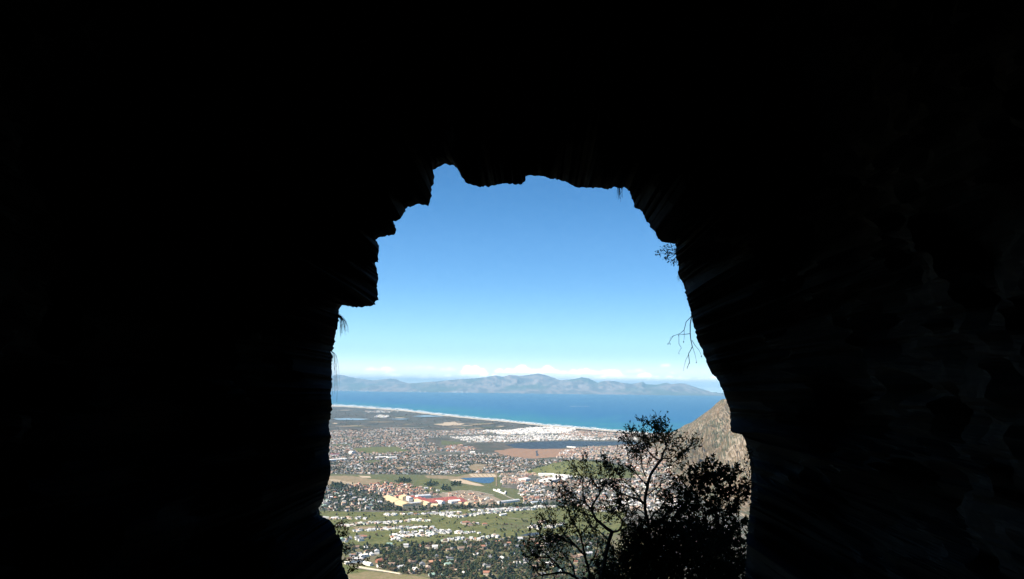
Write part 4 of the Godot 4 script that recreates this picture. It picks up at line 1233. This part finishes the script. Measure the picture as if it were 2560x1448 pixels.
func near_plants() -> void:
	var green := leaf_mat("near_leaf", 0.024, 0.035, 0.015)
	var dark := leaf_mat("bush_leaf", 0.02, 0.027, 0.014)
	grown("tree", "tall slender tree outside the cave mouth, its open crown against the sea", "tree", [
		[0.085, 0.035, 0.0, 1632, 1460, 1626, 1380, 1621, 1311, 1614, 1280, 1613, 1251, 1618, 1220, 1627, 1187, 1644, 1161, 1655, 1147],
		[0.03, 0.008, 1.2, 1655, 1147, 1658, 1133, 1666, 1113, 1655, 1091, 1642, 1080, 1628, 1063],
		[0.02, 0.006, 1.3, 1664, 1113, 1672, 1098, 1668, 1082, 1658, 1072],
		[0.02, 0.006, 1.0, 1655, 1147, 1675, 1147, 1686, 1156, 1703, 1133, 1722, 1125],
		[0.015, 0.005, 1.0, 1672, 1147, 1684, 1138, 1700, 1120, 1712, 1114],
		[0.022, 0.006, 1.1, 1650, 1152, 1630, 1139, 1615, 1122, 1596, 1110, 1576, 1094],
		[0.018, 0.005, 1.0, 1632, 1140, 1620, 1126, 1612, 1105, 1600, 1090],
		[0.018, 0.005, 1.1, 1640, 1140, 1640, 1118, 1630, 1098, 1646, 1082],
		[0.03, 0.008, 1.0, 1613, 1260, 1593, 1249, 1562, 1237, 1534, 1223, 1511, 1198],
		[0.02, 0.006, 1.0, 1615, 1192, 1607, 1175, 1604, 1150, 1598, 1130, 1580, 1120],
		[0.02, 0.006, 0.9, 1618, 1215, 1596, 1190, 1576, 1172, 1560, 1160],
		[0.018, 0.005, 0.8, 1606, 1254, 1580, 1222, 1556, 1200, 1540, 1176, 1520, 1165],
		[0.02, 0.006, 0.9, 1615, 1240, 1640, 1222, 1662, 1205, 1680, 1216],
		[0.02, 0.006, 1.2, 1622, 1300, 1650, 1270, 1672, 1240, 1690, 1232],
		[0.02, 0.006, 1.3, 1620, 1290, 1590, 1270, 1560, 1262, 1540, 1275],
		[0.02, 0.006, 1.3, 1622, 1320, 1650, 1300, 1680, 1280, 1700, 1262],
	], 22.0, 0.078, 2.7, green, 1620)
	grown("tree", "crooked small tree left of the slender one, forking low", "tree", [
		[0.075, 0.05, 0.0, 1505, 1460, 1511, 1406, 1522, 1356, 1531, 1330],
		[0.045, 0.012, 0.6, 1531, 1330, 1514, 1319, 1489, 1296, 1480, 1274, 1486, 1254, 1500, 1234, 1491, 1215, 1477, 1198],
		[0.025, 0.007, 0.9, 1480, 1277, 1463, 1254, 1458, 1232, 1455, 1198, 1443, 1178],
		[0.02, 0.006, 0.9, 1463, 1254, 1440, 1246, 1420, 1230, 1404, 1212],
		[0.03, 0.008, 0.8, 1531, 1330, 1548, 1325, 1556, 1305, 1545, 1288, 1522, 1260],
		[0.018, 0.005, 0.9, 1498, 1236, 1510, 1215, 1524, 1190, 1516, 1170],
		[0.018, 0.005, 0.9, 1491, 1218, 1474, 1186, 1470, 1160],
		[0.018, 0.005, 0.8, 1485, 1292, 1450, 1280, 1430, 1262, 1415, 1250],
		[0.02, 0.006, 0.9, 1522, 1350, 1500, 1330, 1482, 1320, 1460, 1290],
		[0.02, 0.006, 0.8, 1556, 1305, 1576, 1290, 1584, 1270],
	], 21.0, 0.068, 2.5, green, 1510)
	grown("tree", "many stemmed small tree, its fine twigs spreading left over the leafy suburb", "tree", [
		[0.05, 0.03, 0.0, 1474, 1460, 1466, 1406, 1460, 1387],
		[0.03, 0.007, 1.0, 1460, 1387, 1438, 1364, 1418, 1344, 1401, 1322, 1387, 1302],
		[0.028, 0.007, 1.0, 1464, 1395, 1449, 1336, 1427, 1294, 1418, 1260, 1401, 1232],
		[0.022, 0.006, 1.1, 1438, 1364, 1410, 1350, 1380, 1335, 1362, 1310],
		[0.02, 0.006, 1.0, 1449, 1340, 1470, 1318, 1476, 1300],
		[0.02, 0.006, 1.2, 1430, 1357, 1400, 1352, 1375, 1350, 1356, 1342],
		[0.02, 0.006, 1.0, 1468, 1420, 1490, 1385, 1496, 1350],
	], 20.4, 0.066, 2.8, green, 1466)
	grown("shrub", "low sprawling shrub at the bottom, branches reaching farthest left", "shrub", [
		[0.05, 0.03, 0.0, 1470, 1470, 1455, 1456, 1438, 1443],
		[0.03, 0.008, 0.7, 1438, 1443, 1412, 1432, 1379, 1435, 1350, 1437, 1336, 1420, 1314, 1401, 1317, 1367],
		[0.025, 0.007, 0.9, 1412, 1432, 1398, 1418, 1376, 1395, 1350, 1370, 1348, 1347],
		[0.022, 0.006, 1.0, 1438, 1443, 1430, 1410, 1408, 1385, 1392, 1360],
		[0.018, 0.005, 0.9, 1376, 1395, 1350, 1392, 1330, 1380],
		[0.018, 0.005, 1.0, 1400, 1420, 1380, 1412, 1356, 1405, 1338, 1392],
	], 19.6, 0.062, 2.5, green, 1440)
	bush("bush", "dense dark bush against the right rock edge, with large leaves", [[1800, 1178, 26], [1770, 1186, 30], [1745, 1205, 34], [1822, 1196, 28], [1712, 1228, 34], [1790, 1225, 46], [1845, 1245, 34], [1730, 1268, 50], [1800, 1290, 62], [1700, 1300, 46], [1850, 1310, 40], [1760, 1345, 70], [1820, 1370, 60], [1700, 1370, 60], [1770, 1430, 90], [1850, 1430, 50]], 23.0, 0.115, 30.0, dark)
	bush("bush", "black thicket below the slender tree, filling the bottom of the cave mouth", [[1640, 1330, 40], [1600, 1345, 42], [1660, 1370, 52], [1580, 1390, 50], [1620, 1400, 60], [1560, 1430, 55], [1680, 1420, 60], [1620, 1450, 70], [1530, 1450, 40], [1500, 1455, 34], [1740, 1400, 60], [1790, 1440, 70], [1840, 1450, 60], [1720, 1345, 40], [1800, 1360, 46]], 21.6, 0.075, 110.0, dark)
	hanging()

func bush(called: String, label: String, lobes: Array, dist: float, leaf: float, dense: float, foliage: Material) -> void:
	var root := base(called, Vector3.ZERO)
	var wood := start()
	var leaves := start()
	var low := at(lobes[-1][0], 1520, dist)
	low.y = slope_y(low.x, low.z) - 0.2
	for l in lobes:
		var r: float = l[2] * dist / FOCAL
		var c := at(l[0], l[1], dist + rng.randf_range(-0.6, 0.6))
		tube_into(wood, [low + rand_dir() * 0.15, low.lerp(c, 0.45) + rand_dir() * 0.4, c], 0.03, 0.008, 5)
		for k in int(dense * pow(l[2] / 40.0, 1.5)) + 6:
			var d := rand_dir()
			var p := c + d * r * (pow(rng.randf(), 0.6) if rng.randf() < 0.8 else rng.randf_range(0.9, 1.3))
			var q := p + (d + Vector3.UP * 0.5 + rand_dir() * 0.5).normalized() * 0.2
			tube_into(wood, [c.lerp(p, 0.5), p, q], 0.007, 0.003, 3)
			for i in 14:
				leaf_into(leaves, p.lerp(q, rng.randf_range(0.1, 1.0)), (rand_dir() + d * 0.5).normalized(), leaf * rng.randf_range(0.7, 1.2))
	put(done(wood), "branches", plain("near_bark", 0.03, 0.026, 0.022), root)
	put(done(leaves), "crown", foliage, root)
	tag(root, label, "bush", "")

func hanging() -> void:
	var straw := plain("dry_grass", 0.06, 0.05, 0.03)
	var green := leaf_mat("near_leaf", 0.024, 0.035, 0.015)
	# tufts of grass hanging from the rim
	for g in [["grass tuft hanging from the top rim of the cave mouth", 1548, 468, 17.0, 22, 0.22, 0.05], ["grass tuft drooping from the left rim below the square ledge", 850, 792, 16.9, 34, 0.34, 0.12], ["thin grass wisps trailing from the left rim above the far shore", 832, 882, 16.9, 9, 0.8, 0.1], ["sparse grass wisp on the right rim below the small rock plant", 1698, 692, 17.8, 6, 0.2, 0.02]]:
		var st := start()
		for k in g[4]:
			var p := at(g[1] + rng.randfn() * 3.0, g[2] + rng.randfn() * 3.0, g[3])
			var l: float = g[5] * rng.randf_range(0.4, 1.2)
			var side: Vector3 = Vector3(rng.randf_range(-0.15, 1.0) if g[1] < 1000 else rng.randf_range(-0.6, 0.5), 0, rng.randfn() * 0.3) * g[6]
			var pts := [p - Vector3(0.05 if g[1] < 1000 else -0.02, -0.03, 0)]
			for i in 7:
				var t := (i + 1) / 7.0
				pts.append(p + side * (1.0 - pow(1.0 - t, 2.0)) * 1.3 + Vector3.DOWN * l * pow(t, 1.5) + rand_dir() * 0.008)
			tube_into(st, pts, 0.0035, 0.0018, 3)
		tag(put(done(st), "grass_tuft", straw), g[0], "grass", "grass hanging at the cave mouth")
	# the bare twig on the right rim
	var tw := base("hanging_twig", Vector3.ZERO)
	var st := start()
	var bud := start()
	for l in [[0.012, 1729, 788, 1726, 810, 1725, 832, 1727, 850, 1731, 868, 1722, 885, 1724, 905, 1718, 922], [0.008, 1729, 790, 1716, 805, 1710, 825, 1700, 834, 1684, 840, 1671, 858], [0.007, 1726, 834, 1712, 836, 1697, 836, 1698, 860, 1703, 870, 1697, 882], [0.006, 1729, 850, 1738, 865, 1748, 875, 1754, 888], [0.005, 1731, 868, 1737, 885, 1741, 904], [0.005, 1722, 885, 1714, 900, 1708, 925], [0.005, 1710, 826, 1711, 842, 1709, 852], [0.004, 1684, 840, 1676, 845, 1674, 857]]:
		var pts := []
		for i in range(1, l.size(), 2): pts.append(at(l[i], l[i + 1], 17.6 + 0.02 * i) + rand_dir() * 0.006)
		tube_into(st, pts, l[0], l[0] * 0.5, 5)
		for p in pts.slice(2):
			if rng.randf() < 0.7: leaf_into(bud, p, (Vector3.DOWN + rand_dir() * 0.6).normalized(), 0.05)
	put(done(st), "stem", plain("near_bark", 0.03, 0.026, 0.022), tw)
	put(done(bud), "buds", green, tw)
	tag(tw, "bare forked twig hanging from the right rim before the sky", "twig", "")
	# small leafy plants rooted in the rock
	for s in [["small leafy plant growing out of the right rim below the overhang", 1694, 632, 17.7, [1640, 632, 1655, 622, 1668, 612, 1668, 640, 1680, 655, 1672, 628, 1684, 618, 1662, 648, 1690, 662], 0.05, 9], ["leafy sprig on the right rim beside the craggy hill", 1884, 1160, 18.0, [1872, 1140, 1868, 1152, 1866, 1168, 1876, 1182, 1872, 1128], 0.06, 8], ["leafy sprig low on the right rim above the dense bush", 1886, 1215, 18.0, [1866, 1196, 1862, 1206, 1858, 1220, 1866, 1236, 1850, 1232], 0.07, 11], ["upper leafy sprig on the lower left ledge over the golf course", 832, 1318, 16.8, [850, 1312, 862, 1308, 860, 1302, 846, 1316, 856, 1316], 0.05, 6], ["dark leafy sprig at the corner of the lower left ledge", 850, 1342, 16.8, [862, 1326, 868, 1330, 858, 1334, 868, 1340, 848, 1330], 0.055, 7], ["sprig on the left rim before the leafy suburb", 852, 1366, 16.8, [864, 1360, 868, 1374, 860, 1372, 866, 1378], 0.05, 5], ["trailing leaves on the left rim before the white cluster", 850, 1405, 16.7, [876, 1394, 882, 1398, 866, 1404, 902, 1408, 910, 1412, 922, 1396, 918, 1400], 0.06, 4], ["lowest leafy twig on the left rim over the bottom field", 868, 1436, 16.6, [880, 1420, 886, 1422, 890, 1416, 878, 1418], 0.065, 5]]:
		var o := base("rock_plant", Vector3.ZERO)
		var w := start()
		var lv := start()
		var root := at(s[1], s[2], s[3])
		for i in range(0, s[4].size(), 2):
			var p := at(s[4][i], s[4][i + 1], s[3] + 0.15 * rng.randfn())
			tube_into(w, [root, root.lerp(p, 0.55) + rand_dir() * 0.03, p], 0.009, 0.003, 4)
			for k in s[6] * 2:
				leaf_into(lv, p.lerp(root, rng.randf() * 0.3) + rand_dir() * 0.06, (rand_dir() + (p - root).normalized()).normalized(), s[5] * rng.randf_range(0.8, 1.3))
		put(done(w), "stem", plain("near_bark", 0.03, 0.026, 0.022), o)
		put(done(lv), "leaves", green, o)
		tag(o, s[0], "plant", "plants rooted in the cave rim")
